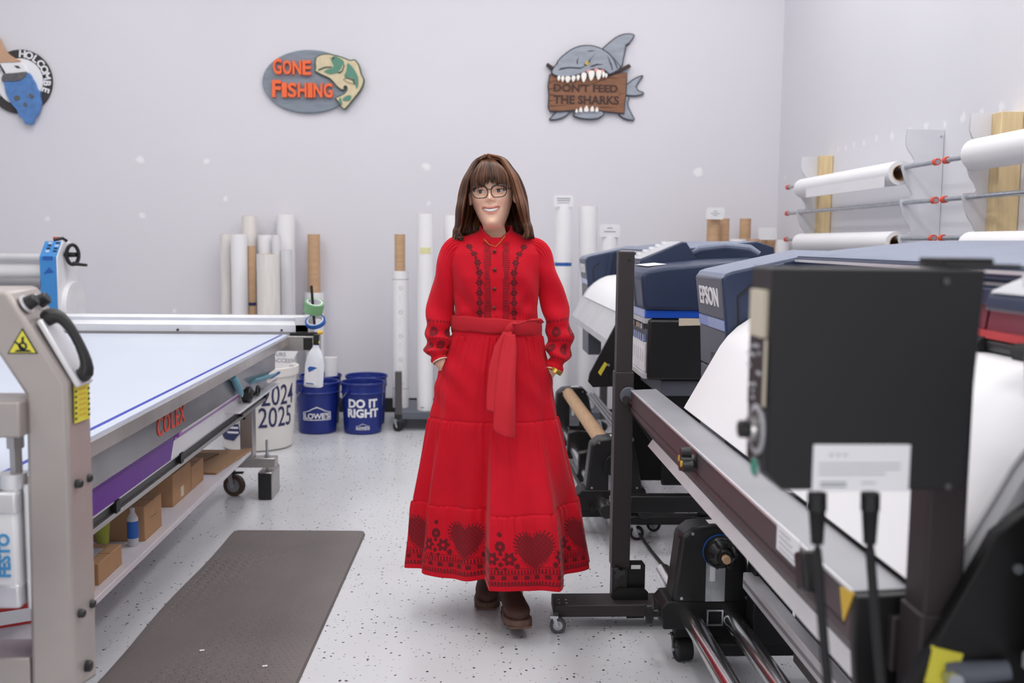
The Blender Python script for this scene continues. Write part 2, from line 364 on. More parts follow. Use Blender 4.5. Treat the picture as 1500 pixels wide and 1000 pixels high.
for P in ([(500,385),(540,350),(600,285),(560,335),(545,380),(510,395)], [(300,412),(370,402),(470,408),(520,392),(470,420),(370,414),(280,432)], [(555,395),(610,375),(670,382),(620,388),(560,406)],
          [(520,270),(560,262),(600,264),(560,270)], [(700,305),(735,370),(750,430),(742,430),(722,372)], [(735,315),(775,370),(795,420),(785,420),(765,372)], [(440,380),(435,350),(460,315),(445,352),(448,382)], [(262,372),(275,365),(270,385)], [(850,215),(900,200),(872,228)]):
    link('line_detail', G().prism(S(P), 'y', SW-.0605, SW-.05), MATS['shark_dark'], hd)
p = at(770+530/5.88, 30+368/5.88, Y=SW-.058); e = link('eye', G().cyl(p, p+Vector((0,-.007,0)), .014, 14), MATS['eye_yellow'], hd)
link('pupil', G().cyl(p+Vector((.002,-.006,.002)), p+Vector((.002,-.009,.002)), .005, 10), MATS['black_print'], e)
for (a, b, y0, y1) in ((200,330,590,575),(200,300,540,500),(200,420,640,652),(205,360,735,732),(205,280,690,680),(640,790,745,752),(700,800,490,500),(800,850,640,630),(560,700,550,500)):
    link('grain', G().prism(S([(a,y0-3),(b,y1),(a,y0+5)]), 'y', SW-.0415, SW-.038), MATS['plank_dark'], bo)
def sign_text(s, x0, x1, y0, y1, ox, oy, sc, m, par, d0, d1, name='lettering'):
    g = text_g(s, 1, .5, .035); a = np.array(g.v); mn, mxx = a.min(0), a.max(0); p = at(ox+x0/sc, oy+y1/sc, Y=SW-d1); q = at(ox+x1/sc, oy+y0/sc, Y=SW-d1)
    def fn(v): return Vector((p.x+(v.x-mn[0])/(mxx[0]-mn[0])*(q.x-p.x), SW-d0+(v.z-mn[2])/(mxx[2]-mn[2])*(d0-d1), p.z+(v.y-mn[1])/(mxx[1]-mn[1])*(q.z-p.z)))
    return link(name, g.xf(fn), m, par, smooth=0)
sign_text("DON'T FEED", 240, 795, 552, 612, 770, 30, 5.88, MATS['plank_dark'], bo, .036, .0425)
sign_text('THE SHARKS', 238, 805, 650, 718, 770, 30, 5.88, MATS['plank_dark'], bo, .036, .0425)
# --- painter's badge
S = lambda pts: px_poly(pts, 0, 40, 6.25, SW-.03)
circ = lambda r, n=64: [(178+r*math.cos(2*math.pi*i/n), 495+r*math.sin(2*math.pi*i/n)) for i in range(n)]
mat('badge_black', (58,54,56), .6, var=.12, vscale=14); mat('badge_blue', (84,128,188), .5, var=.14, vscale=22); mat('badge_grey', (96,96,100), .6, var=.25, vscale=60)
c = at(28.5, 119, Y=SW); bd = thing('painter_badge_sign', 'round black and white badge with a paint brush dripping blue paint', 'wall sign', (c.x, SW, c.z-.3))
link('ring', G().prism(S(circ(295)), 'y', SW-.02, SW), MATS['badge_black'], bd, bev=.003)
link('disc', G().prism(S(circ(212)), 'y', SW-.026, SW-.018), MATS['white_print'], bd)
for i, ch in enumerate('HOLCOMBE'):
    a = R_(-84+i*14.6); r = 250; gx, gy = 178+r*math.cos(a), 495+r*math.sin(a)
    p = at(gx/6.25, 40+gy/6.25, Y=SW-.026); g = text_g(ch, .072, .003, .002); u = Vector((-math.sin(a), 0, -math.cos(a))); 
    link('letter', place(g, p, u, Vector((math.cos(a), 0, -math.sin(a)))), MATS['white_print'], bd, smooth=0)
for i in range(7):
    a = R_(150+i*14); r = 250; gx, gy = 178+r*math.cos(a), 495+r*math.sin(a); p = at(gx/6.25, 40+gy/6.25, Y=SW-.026)
    link('ring_mark', G().obox(p, Vector((-math.sin(a),0,-math.cos(a)))*.02, Vector((0,.003,0)), Vector((math.cos(a),0,-math.sin(a)))*.028), MATS['white_print'], bd)
link('hand', G().prism(S(smooth_poly([(-60,60),(5,100),(30,170),(70,235),(140,285),(205,308),(150,325),(60,325),(-40,330),(-90,200)], 2)), 'y', SW-.05, SW-.02), MATS['skin_paint'], bd, bev=.006)
br = link('brush_handle', G().prism(S([(-30,325),(190,322),(225,345),(250,410),(60,430),(20,380),(-30,420)]), 'y', SW-.045, SW-.02), MATS['white_print'], bd, bev=.003)
for P in ([(-10,335),(5,330),(60,420),(45,428)], [(135,355),(175,355),(200,378),(165,378)], [(-30,390),(0,400),(0,412),(-30,402)]): link('line_detail', G().prism(S(P), 'y', SW-.048, SW-.04), MATS['badge_black'], br)
link('ferrule', G().prism(S(smooth_poly([(25,470),(45,428),(150,425),(262,410),(240,470),(160,500),(60,495),(30,505)], 1)), 'y', SW-.055, SW-.02), MATS['badge_grey'], bd)
rnd = random.Random(3); BL = [(45,490),(110,498),(180,500),(225,470),(258,412),(285,440),(305,480),(330,515),(345,560),(378,590),(370,640),(385,690),(372,760),(350,800),(320,830),(295,895),(265,880),(235,880),(215,845),(185,820),(160,760),(120,720),(85,660),(62,600),(50,540)]
bl = link('blue_paint', G().prism(S(smooth_poly([(x+rnd.uniform(-6,6), y+rnd.uniform(-6,6)) for x, y in BL], 1)), 'y', SW-.05, SW-.015), MATS['badge_blue'], bd, bev=.004)
for P in ([(140,640),(165,625),(198,640),(190,672),(160,680),(142,665)], [(268,618),(300,605),(325,635),(310,655),(285,650)], [(222,715),(240,680),(262,715),(255,730),(230,728)]):
    link('dark_spot', G().prism(S(smooth_poly(P, 1)), 'y', SW-.053, SW-.04), MATS['badge_grey'], bl)
# ------------------------------------------------------------------ flatbed table on the left
EX, TZ, TY0, TY1, TXL = -.955, .82, 1.4, 5.33, -2.6
tb = thing('flatbed_table', 'long steel flatbed laminating table with white cutting surface and purple side tray', 'table', ((EX+TXL)/2, 3.7, 0))
link('table_top', G().box(TXL, EX, TY0, TY1, TZ-.03, TZ), MATS['table_white'], tb, bev=.002)
xb = at(300, 546, Z=TZ).x
link('blue_line', G().box(xb-.007, xb+.007, TY0+.02, TY1-.02, TZ-.004, TZ+.0006), MATS['blue_line'], tb)
zp = at(136, 668, X=EX).z
mat('plate_steel', (190,184,181), .3, .75, var=.16, vscale=1.6, stretch=(1,3,.2)); mat('panel_grey', (140,138,142), .22, .6, var=.2, vscale=2., stretch=(1,3,.3))
link('side_plate', G().box(EX-.012, EX+.004, TY0, TY1, zp, TZ-.012), MATS['plate_steel'], tb, bev=.002)
zc = at(139, 712, X=EX-.03).z
link('side_panel', G().box(EX-.04, EX-.025, TY0, TY1-.25, zc, zp+.01), MATS['panel_grey'], tb)
px_, pz_ = EX-.095, at(139, 743, X=EX-.095).z
prof = [(EX-.03, zc), (EX-.034, zc+.004), (px_+.02, pz_+.03), (px_+.016, pz_+.012), (px_, pz_+.004), (px_-.002, pz_-.004), (px_+.03, pz_), (EX-.05, zc-.02)]
link('tray_film', G().prism(prof, 'y', TY0+.05, 3.42), MATS['purple_film'], tb, smooth=20)
prof2 = [(x-.006, z-.004) for x, z in prof]
link('tray', G().prism(prof2, 'y', 3.42, 5.05), MATS['aluminium'], tb, smooth=20)
link('tray_film', G().prism([(EX-.05, zc-.012), (EX-.055, zc-.008), (px_+.026, pz_+.038), (px_+.026, pz_+.03)], 'y', 3.42, 4.62), MATS['purple_light'], tb)
link('film_clip', G().box(EX-.05, EX-.028, 3.40, 3.43, zc-.02, zc+.02), MATS['purple_light'], tb, bev=.002)
z1, z2 = at(139, 751, X=px_-.01).z, at(139, 768, X=px_-.01).z
link('rail_lip', G().box(px_-.03, px_+.002, TY0, 5.2, z1-.004, z1+.006), MATS['aluminium'], tb, bev=.001)
link('rail_channel', G().box(px_-.03, px_-.006, TY0, 5.2, z2, z1-.003), MATS['black_plastic'], tb)
link('rail_edge', G().box(px_-.03, px_+.004, TY0, 5.16, z2-.016, z2), MATS['steel'], tb, bev=.002)
for y in (2.95, 3.62, 4.6, 5.16):
    link('rail_clamp', G().box(px_-.02, px_+.008, y, y+.035, z2-.004, z1+.002), MATS['black_metal'], tb, bev=.002)
g = place(text_g('COLEX', .085, .001, .0006, spacing=1.2), (EX-.0235, 3.3, (zp+zc)/2+.004), (0, 1, 0), (0, 0, 1))
link('lettering', g, MATS['red_print'], tb, smooth=0)
# far end: crossmember and roller rail
link('end_beam', G().box(TXL, -.79, TY1-.03, TY1+.05, TZ-.085, TZ-.005), MATS['steel'], tb, bev=.003)
q = at(451, 503, Y=TY1-.032); link('beam_opening', G().box(q.x-.024, q.x+.024, TY1-.033, TY1-.028, TZ-.078, TZ-.014), MATS['black_plastic'], tb)
link('end_cap_strip', G().box(EX+.01, -.84, TY1-.02, TY1+.02, TZ-.004, TZ+.012), MATS['black_plastic'], tb)
zr0, zr1 = at(430, 488, Y=5.4).z, at(430, 462, Y=5.4).z
rr = link('back_rail', G().prism([(5.38, zr0), (5.46, zr0), (5.46, zr1-.01), (5.45, zr1), (5.40, zr1), (5.39, zr1-.012), (5.395, zr1-.03), (5.38, zr1-.05), (5.38, zr0+.02)], 'x', -3.3, -.86), MATS['aluminium'], tb, smooth=20)
link('rail_lip', G().box(-3.3, -.86, 5.372, 5.382, zr0-.004, zr0+.010), MATS['grey_metal'], rr)
for x in (-2.3, -1.55, -1.0): link('screw', G().cyl((x, 5.38, zr0+.018), (x, 5.372, zr0+.018), .006, 10), MATS['black_metal'], rr)
link('rail_post', G().box(-.93, -.83, 5.38, 5.46, TZ-.03, zr1-.004), MATS['aluminium'], tb, bev=.004)
# legs, feet, casters
a, b = at(352, 600, Y=5.08).x, at(371, 600, Y=5.08).x
fz1, fz0 = at(380, 671, Y=5.06).z, at(380, 685, Y=5.06).z; fx = at(403, 676, Y=5.06).x
for (ly, nm) in ((5.10, 0), (2.75, 1)):
    for s, (l0, l1) in enumerate(((a, b), (TXL+.12, TXL+.19))):
        link('leg', G().box(l0, l1, ly-.04, ly+.04, fz1, zc-.02), MATS['steel'], tb, bev=.004)
    link('foot_beam', G().box(TXL+.1, fx if nm == 0 else b, ly-.04, ly+.04, fz0, fz1), MATS['steel'], tb, bev=.004)
link('leg_bolt', G().cyl(((a+b)/2-.01, 5.06, at(358, 612, Y=5.06).z), ((a+b)/2-.01, 5.052, at(358, 612, Y=5.06).z), .008, 12), MATS['black_metal'], tb)
rx = at(391, 660, Y=5.1).x
link('levelling_rod', G().cyl((rx, 5.1, .13), (rx, 5.1, at(391, 644, Y=5.1).z), .007, 12), MATS['zinc'], tb)
link('levelling_nut', G().cyl((rx, 5.1, fz1), (rx, 5.1, fz1+.012), .014, 6), MATS['zinc'], tb)
bk = link('levelling_block', G().box(at(377, 715, Y=5.02).x, at(398, 715, Y=5.02).x, 5.03, 5.24, .001, at(385, 692, Y=5.03).z), MATS['steel'], tb, bev=.006)
link('end_cap', G().box(at(377, 715, Y=5.02).x+.003, at(398, 715, Y=5.02).x-.003, 5.024, 5.031, .005, at(385, 692, Y=5.03).z-.004), MATS['black_plastic'], bk, bev=.002)
def caster(parent, x, y, r, zt, wm='rubber', hm='zinc', wd=.03, ang=.5, hub='zinc'):
    ax = Vector((math.cos(ang), math.sin(ang), 0)); c = Vector((x, y, r)); fo = Vector((-ax.y, ax.x, 0))
    w = link('caster_wheel', G().ring(c-ax*wd/2, c+ax*wd/2, r, r*.62, 28), MATS[wm], parent, bev=.003)
    link('wheel_hub', G().cyl(c-ax*(wd/2-.003), c+ax*(wd/2-.003), r*.63, 20), MATS[hub], w)
    link('axle', G().cyl(c-ax*(wd/2+.008), c+ax*(wd/2+.008), r*.16, 10), MATS['zinc'], w)
    t = c+fo*r*.45; t.z = zt; g = G()
    for s in (-1, 1):
        o = ax*s*(wd/2+.004); k = fo*r*.28
        p = [c+o-k*.6-Vector((0,0,r*.2)), c+o+k*.6-Vector((0,0,r*.2)), Vector((t.x, t.y, zt))+o+k, Vector((t.x, t.y, zt))+o-k]
        q2 = [v+ax*s*.003 for v in p]; g.add(p+q2, [(0,1,2,3),(7,6,5,4),(0,4,5,1),(1,5,6,2),(2,6,7,3),(3,7,4,0)])
    g.obox((t.x, t.y, zt), ax*(wd/2+.008), fo*r*.5, Vector((0,0,.004)))
    link('caster_fork', g, MATS[hm], parent)
    return w
cx = at(347, 722, Z=0).x
caster(tb, cx, 5.12, .056, fz0-.002, 'wheel_brown', 'steel', .032, 1.3, 'grey_metal')
caster(tb, TXL+.2, 5.12, .056, fz0-.002, 'wheel_brown', 'steel', .032, .35, 'grey_metal')
link('caster_brake', G().box(cx-.02, cx+.06, 5.05, 5.08, fz0-.03, fz0-.022), MATS['black_metal'], tb, bev=.002)
SHZ = at(220, 800, X=-1.1).z
link('shelf', G().box(TXL+.08, -1.1, 2.1, 5.05, SHZ-.022, SHZ), MATS['shelf_white'], tb, bev=.002)
# --- gantry
GY0, GY1 = 1.95, 2.06
P = lambda x, y: (lambda p: (p.x, p.z))(at(x, y, Y=GY0))
ga = thing('roller_gantry', 'grey metal roller gantry post with black handle and yellow hazard stickers', 'machine gantry', (-.84, 2.0, .46))
arm = [P(-260,424), P(9,426), P(96,562), P(102,700), P(110,1012), P(46,1012), P(40,700), P(37,578), P(-12,505), P(-260,505)]
# chamfered right corner: front polygon plus set-back outer polygon
A2 = [P(-260,426), P(40,418), P(133,551), P(137,700), P(147,1012), P(46,1012), P(40,700), P(37,578), P(-12,505), P(-260,505)]
g = G(); n = len(arm); outer = [(at(-260,424,Y=GY0).x, at(-260,420,Y=GY0).z)]
q = lambda x, y: (lambda p: (p.x, p.z))(at(x, y, Y=GY1))
back = [q(-220,418), q(56,418), q(132,546), q(137,700), q(143,990), q(70,990), q(64,700), q(60,578), q(15,505), q(-220,505)]
g.loft([[(x, GY0, z) for x, z in arm], [(x, GY1, z) for x, z in back]])
po = link('gantry_post', g, MATS['gantry_paint'], ga, bev=.008)
# lower crossmember + bracket block
zl = at(20, 965, Y=GY0).z
link('cross_member', G().box(-1.02, -.87, GY0+.005, GY1-.005, zl-.07, zl), MATS['gantry_paint'], ga, bev=.004)
q1 = at(-5, 585, Y=GY0); q2 = at(40, 637, Y=GY0)
link('bracket_block', G().box(-1.4, q2.x, GY0-.03, GY1-.02, q2.z, q1.z), MATS['gantry_paint'], ga, bev=.004)
# pneumatic cylinder
c0 = at(24, 800, Y=GY0+.02); zt, zb_ = at(24, 715, Y=GY0+.02).z, at(24, 880, Y=GY0+.02).z
cy = thing_cyl = link('cylinder_body', G().box(c0.x-.036, c0.x+.015, GY0-.01, GY0+.05, zb_, zt), MATS['white_plastic'], ga, bev=.008)
link('cylinder_cap', G().box(c0.x-.039, c0.x+.018, GY0-.014, GY0+.054, zb_-.004, zb_+.045), MATS['aluminium'], cy, bev=.006)
link('cylinder_cap', G().box(c0.x-.039, c0.x+.018, GY0-.014, GY0+.054, zt-.045, zt), MATS['aluminium'], cy, bev=.006)
link('cylinder_collar', G().cyl((c0.x-.004, GY0+.025, zt), (c0.x-.004, GY0+.025, zt+.03), .026, 20), MATS['aluminium'], cy)
link('piston_rod', G().cyl((c0.x+.004, GY0+.025, zt+.02), (c0.x+.004, GY0+.025, q2.z+.005), .012, 6), MATS['steel'], cy)
link('rod_nut', G().cyl((c0.x+.004, GY0+.025, q2.z-.03), (c0.x+.004, GY0+.025, q2.z), .017, 6), MATS['steel'], cy)
link('tie_rod', G().cyl((c0.x+.03, GY0+.01, zb_-.01), (c0.x+.03, GY0+.01, zt+.01), .007, 10), MATS['aluminium'], cy)
link('lettering', place(text_g('FESTO', .031, .0008, .0012), (c0.x-.009, GY0-.0112, (zt+zb_)/2-.012), (0,0,1), (-1,0,0)), MATS['sky_print'], cy, smooth=0)
# round black bolts on the outer face (outer face lies between arm[2..4] and back[2..4])
def face_pt(px, py, k=.5): return at(px, py, Y=GY0+(GY1-GY0)*k)
for (x, y, k) in ((115,708,.25),(129,700,.78),(119,898,.25),(134,884,.78),(129,975,.5)):
    p = face_pt(x, y, k); r = .009 if y < 960 else .012
    link('bolt', G().lathe((0,0,0), [(r,-.004),(r,.004),(r*.75,.008),(r*.3,.0095)], 14).xf(lambda v, p=p: Vector((p.x+v.z, p.y+v.x, p.z+v.y))), MATS['black_plastic'], ga)
# handle on the slanted face
sl = (Vector((back[2][0], GY1, back[2][1]))-Vector((back[1][0], GY1, back[1][1]))).normalized()
nrm = Vector((-sl.z, 0, sl.x)); nrm = nrm if nrm.x > 0 else -nrm
m0 = (Vector((arm[1][0], GY0, arm[1][1]))+Vector((back[1][0], GY1, back[1][1])))/2; m1 = (Vector((arm[2][0], GY0, arm[2][1]))+Vector((back[2][0], GY1, back[2][1])))/2
def onface(t, h=0, y=0): return m0.lerp(m1, t)+nrm*h+Vector((0, y, 0))
link('handle_plate', G().obox(onface(.72, .006), sl*.075, Vector((0, .036, 0)), nrm*.006), MATS['aluminium'], ga, bev=.004)
hb = link('handle', G().tube([onface(.36, .002, -.01), onface(.36, .028, -.01), onface(.42, .040, -.01), onface(.55, .044, -.01), onface(.74, .042, -.01), onface(.90, .036, -.01), onface(1.0, .026, -.01), onface(1.0, .004, -.01)], [.019,.019,.013,.010,.010,.012,.018,.018], 12), MATS['black_plastic'], ga, sub=1)
for (t, y) in ((.17, -.03), (.17, .025)):
    g = G(); p = onface(t, 0, y); a_ = Vector((0,1,0)); b_ = nrm.cross(a_)
    kn = link('knob', G().cyl(p, p+nrm*.024, .015, 18, .012), MATS['black_plastic'], ga, bev=.003)
    link('knob_collar', G().cyl(p, p+nrm*.005, .018, 18), MATS['aluminium'], kn)
# hazard triangle and stripe label
def tri(cx, cy, r, y, dz=0):
    return [(cx+r*math.sin(t), cy+r*math.cos(t)) for t in (0, 2.0944, 4.18879)]
h0, h1, h2 = (at(x, y, Y=GY0) for x, y in ((33,480),(11,518),(56,518)))
hz = link('hazard_sticker', G().prism([(p.x, p.z) for p in (h0, h1, h2)], 'y', GY0-.0012, GY0+.001), MATS['black_print'], ga)
cc = (h0+h1+h2)/3
link('sticker_yellow', G().prism([((p.x-cc.x)*.86+cc.x, (p.z-cc.z)*.86+cc.z) for p in (h0, h1, h2)], 'y', GY0-.0018, GY0), MATS['yellow_sticker'], hz)
g = G(); pc = at(34, 506, Y=GY0); yy = GY0-.0024
link('pictogram', G().ring((pc.x, yy, pc.z-.001), (pc.x, yy+.001, pc.z-.001), .0085, .0045, 14), MATS['black_print'], hz)
link('pictogram', G().prism([(pc.x-.016,pc.z-.012),(pc.x+.016,pc.z-.012),(pc.x+.012,pc.z-.008),(pc.x-.012,pc.z-.008)], 'y', yy, yy+.001), MATS['black_print'], hz)
link('pictogram', G().prism([(pc.x-.017,pc.z+.008),(pc.x-.014,pc.z+.01),(pc.x+.004,pc.z-.006),(pc.x,pc.z-.008)], 'y', yy, yy+.001), MATS['black_print'], hz)
link('pictogram', G().prism([(pc.x-.002,pc.z+.006),(pc.x+.002,pc.z+.006),(pc.x+.003,pc.z+.018),(pc.x-.002,pc.z+.016)], 'y', yy, yy+.001), MATS['black_print'], hz)
s0 = [face_pt(x, y, k) for (x, y, k) in ((108,556,.2),(130,551,.85),(131,612,.85),(109,620,.2))]
g = G(); off = Vector((.0015, -.0008, 0)); g.add([p+off for p in s0]+[p for p in s0], [(0,1,2,3),(7,6,5,4),(0,4,5,1),(1,5,6,2),(2,6,7,3),(3,7,4,0)])
st = link('stripe_sticker', g, MATS['yellow_sticker'], ga)
for i in range(9):
    t = i/8
    for (u0, u1) in ((0, .14), (.86, 1.0)):
        a1 = (s0[0].lerp(s0[3], t)).lerp(s0[1].lerp(s0[2], t), u0); b1 = (s0[0].lerp(s0[3], t)).lerp(s0[1].lerp(s0[2], t), u1); a2 = (s0[0].lerp(s0[3], min(1, t+.05))).lerp(s0[1].lerp(s0[2], min(1, t+.05)), u0); b2 = (s0[0].lerp(s0[3], min(1, t+.05))).lerp(s0[1].lerp(s0[2], min(1, t+.05)), u1)
        o2 = Vector((.0022, -.0012, 0)); 
        if t < 1: link('stripe', G().add([a1+o2, b1+o2, b2+o2, a2+o2], [(0,1,2,3)]), MATS['black_print'], st, fixn=False)
for i in range(7):
    t = .1+i*.12; a1 = s0[0].lerp(s0[3], t).lerp(s0[1].lerp(s0[2], t), .25); b1 = s0[0].lerp(s0[3], t).lerp(s0[1].lerp(s0[2], t), .75)
    dz = Vector((0,0,-.004)); o2 = Vector((.0022,-.0012,0)); link('text_line', G().add([a1+o2, b1+o2, b1+o2+dz, a1+o2+dz], [(0,1,2,3)]), MATS['yellow_dark'], st, fixn=False)
# gantry roller above the table
link('roller', G().cyl((-2.75, 2.01, TZ+.066), (-.98, 2.01, TZ+.066), .06, 28), MATS['rubber'], ga)

# ------------------------------------------------------------------ things on the shelf
def carton(name, label, pxs, y0, depth, hgt_px, group=None, mt='cardboard', tape=True, xo=None):
    """pxs = left and right bottom pixel of the side facing the aisle, on the shelf"""
    x0 = at(*pxs[0], Z=SHZ); return x0
def box_on_shelf(label, xr, y0, y1, wd, h, tape=None, lid=None, mark=None, rot=0):
    o = thing('cardboard_box', label, 'box', (xr-wd/2, (y0+y1)/2, SHZ), 'cartons on the table shelf')
    link('carton', G().box(xr-wd, xr, y0, y1, SHZ, SHZ+h), MATS['cardboard'], o, bev=.003)
    ym = (y0+y1)/2
    link('flap_seam', G().box(xr-wd-.0005, xr+.0005, ym-.0015, ym+.0015, SHZ+h-.0002, SHZ+h+.0006), MATS['cardboard_dark'], o)
    if tape: link('tape', G().box(xr-.001, xr+.0006, ym-.02, ym+.02, SHZ+h*.1, SHZ+h*.42), MATS['tan_label'], o)
    if mark: link('handwriting', place(text_g(mark, .022, .0004, 0), (xr+.0006, ym, SHZ+h*.55), (0,1,0), (0,0,1)), MATS['cardboard_dark'], o, smooth=0)
    if lid: link('lid_label', G().box(xr-wd+.02, xr-.04, y0+.03, y1-.05, SHZ+h, SHZ+h+.0008), MATS['light_grey'], o)
    return o
def shx(px, py): return at(px, py, Z=SHZ)
A1, A2_ = shx(141, 861), shx(180, 826)
B1, B2 = shx(204, 793), shx(228, 770)
C1, C2 = shx(253, 741), shx(275, 721)
D1, D2 = shx(238, 744), shx(262, 728)
hA = at(180, 796, Y=A2_.y).z-SHZ; hB = at(204, 742, Y=B1.y).z-SHZ; hC = at(262, 694, Y=C1.y).z-SHZ
box_on_shelf('low brown carton with a paper sheet on its lid, beside the gantry post', -1.13, A1.y+.02, A2_.y, .34, hA, lid=True)
box_on_shelf('tall plain brown carton with handwriting on the side facing the aisle', -1.135, B1.y, B2.y, .2, hB, mark='box 2 of 4'.replace('box 2 of 4', '~ ~~~'))
box_on_shelf('brown carton with two strips of pale tape beside the flat cardboard', -1.17, C1.y-.02, C1.y+.24, .26, hC, tape=True)
box_on_shelf('small narrow brown carton behind the taped carton', -1.17, C1.y+.25, C1.y+.44, .22, hC*.78)
f0 = C1.y+.58
cs = thing('cardboard_sheet', 'flat sheet of cardboard lying at the far end of the shelf', 'cardboard', (-1.35, f0+.3, SHZ))
link('sheet', G().prism([(-1.9, f0+.02), (-1.14, f0-.04), (-1.09, f0+.5), (-1.15, 5.0), (-1.9, 4.98)], 'z', SHZ+.002, SHZ+.012), MATS['cardboard'], cs, bev=.002)
link('folded_flap', G().prism([(-1.8, f0+.06), (-1.28, f0+.02), (-1.22, f0+.34), (-1.8, f0+.36)], 'z', SHZ+.012, SHZ+.02), MATS['cardboard_dark'], cs, bev=.002)
gl = at(172, 770, Y=B1.y-.12)
tag(link('work_glove', G().loft([[(gl.x-.05+.03*math.cos(t)*s, B1.y-.12+.035*math.sin(t)*s, SHZ+h) for t in [2*math.pi*i/12 for i in range(12)]] for (s, h) in ((.6,.002),(.7,.05),(.8,.10),(1,.13),(.5,.16))]), mat('glove_green', (150,158,62), .7), sub=1), 'crumpled yellow-green work glove between the two nearest cartons', 'glove')
bt = thing('clear_bottle', 'small clear bottle with a blue label beside the tall carton', 'bottle', (-1.16, B1.y-.05, SHZ))
link('body', G().lathe((-1.16, B1.y-.05, SHZ), [(.016,0),(.018,.01),(.018,.10),(.008,.12),(.008,.135)], 20), MATS['light_grey'], bt)
link('label', G().lathe((-1.16, B1.y-.05, SHZ), [(.0186,.03),(.0186,.09)], 20, cap=False), MATS['blue_print'], bt)
mat('red_box', (178,40,44), .5); mat('dark_tray', (70,56,46), .7)
def red_pack(label, x, y, rot):
    o = thing('blade_carton', label, 'box', (x, y, SHZ), 'red cartons on the shelf'); ca, sa = math.cos(rot), math.sin(rot)
    T = lambda g: g.xf(lambda v: Vector((x+v.x*ca-v.y*sa, y+v.x*sa+v.y*ca, SHZ+v.z)))
    link('carton', T(G().box(-.08,.08,-.055,.055,0,.07)), MATS['red_box'], o, bev=.002)
    link('white_label', T(G().box(-.07,.07,-.0565,-.054,.008,.045)), MATS['white_print'], o)
    link('flap', T(G().box(.078,.084,-.05,.05,.0,.09)), MATS['kraft'], o)
    return o
p = at(8, 925, Z=SHZ); red_pack('red carton with a white label, lying behind the lower crossmember', p.x, p.y+.1, .5)
p = at(40, 905, Z=SHZ); red_pack('red carton pushed against the gantry post, partly hidden', p.x+.03, p.y+.16, .15)
dk = thing('dark_parts_tray', 'dark brown shallow tray standing behind the red cartons', 'tray', (-1.82, 3.17, SHZ))
link('tray_base', G().box(-2.05, -1.6, 3.0, 3.35, SHZ, SHZ+.01), MATS['dark_tray'], dk)
for (x0, x1, y0, y1) in ((-2.05,-1.6,3.0,3.012),(-2.05,-1.6,3.338,3.35),(-2.05,-2.038,3.012,3.338),(-1.612,-1.6,3.012,3.338)): link('tray_side', G().box(x0, x1, y0, y1, SHZ, SHZ+.13), MATS['dark_tray'], dk)
# --- tools in the tray at the far end
link('tool_ledge', G().box(px_-.0, EX-.004, 4.2, 5.12, .588, .596), MATS['aluminium'], tb, bev=.002)
def traypt(px, py): return at(px, py, X=EX-.03)
pt = traypt(362, 572); pt.z = .638
tm = thing('tape_measure', 'round black tape measure lying in the tray end', 'tape measure', (pt.x, pt.y, .597))
link('case', G().cyl((pt.x-.02, pt.y, pt.z-.005), (pt.x+.02, pt.y, pt.z-.005), .036, 20), MATS['black_plastic'], tm, bev=.006)
link('hub', G().cyl((pt.x+.02, pt.y, pt.z-.005), (pt.x+.023, pt.y, pt.z-.005), .02, 16), MATS['rubber'], tm)
p1, p2 = traypt(378, 572), traypt(404, 558); p1.z = p2.z = .612
sc_ = thing('scissors', 'scissors with black loop handles and pale blades at the tray end', 'scissors', (p1.x, p1.y, p1.z-.01))
for s in (-1, 1):
    link('blade', G().obox(p1.lerp(p2, .6)+Vector((0,0,.004*s)), (p2-p1)*.42, Vector((.007, 0, 0)), Vector((0,0,.002))), MATS['chrome'], sc_)
    cc = p1+Vector((.0, -.06, .012*s)); link('finger_loop', G().tube([cc+Vector((.012*s, .032*math.sin(t), .02*math.cos(t)*s)) for t in [2*math.pi*i/14 for i in range(15)]], .006, 8), MATS['black_plastic'], sc_)
p1, p2 = traypt(334, 553), traypt(346, 577); p1.x = p2.x = EX-.008
kn = thing('utility_knife', 'teal utility knife leaning in the tray beside the tape measure', 'knife', tuple(p2))
link('body', G().tube([p1, p1.lerp(p2, .3), p1.lerp(p2, .7), p2], [.012,.016,.016,.01], 10), MATS['teal'], kn)
link('blade_tip', G().tube([p2, p2+(p2-p1)*.15], [.006,.002], 6), MATS['chrome'], kn)
p1, p2 = traypt(364, 559), traypt(398, 549); p1.x = p2.x = EX-.012
sq = thing('squeegee', 'pale blue squeegee card with a dark blue tip at the tray end', 'squeegee', tuple(p1))
link('card', G().obox(p1.lerp(p2, .5), (p2-p1)*.5, Vector((.018, 0, .012)), Vector((0, 0, .004))), MATS['teal'], sq, bev=.002)
link('tip', G().obox(p2, (p2-p1)*.08, Vector((.018, 0, .012)), Vector((0, 0, .006))), MATS['tape_blue'], sq, bev=.002)
# --- tape rolls on their peg, spray bottle
pg0, pg1 = at(459, 447, Y=5.34), at(456, 418, Y=5.34)
pg = thing('tape_peg', 'thin black peg standing up at the corner of the table', 'peg', (pg0.x, 5.34, TZ))
link('rod', G().cyl((at(461, 480, Y=5.34)), pg1, .0075, 12), MATS['black_plastic'], pg)
link('foot', G().box(pg0.x-.02, pg0.x+.03, 5.32, 5.37, TZ-.006, TZ+.012), MATS['black_plastic'], pg, bev=.002)
def tape_roll(label, c, r, ri, h, m, tilt):
    d = Vector(tilt).normalized(); o = thing('tape_roll', label, 'tape roll', tuple(c-d*h/2), 'tape rolls on the peg')
    link('tape', G().ring(c-d*h/2, c+d*h/2, r, ri+.004, 40), MATS[m], o, bev=.001)
    link('core', G().ring(c-d*h/2, c+d*h/2, ri+.004, ri, 40), MATS['white_paper'], o); return o
tape_roll('wide roll of pale green masking tape hung on a black peg', at(460, 449, Y=5.34), .051, .036, .058, 'tape_green', (.2, -.36, .9))
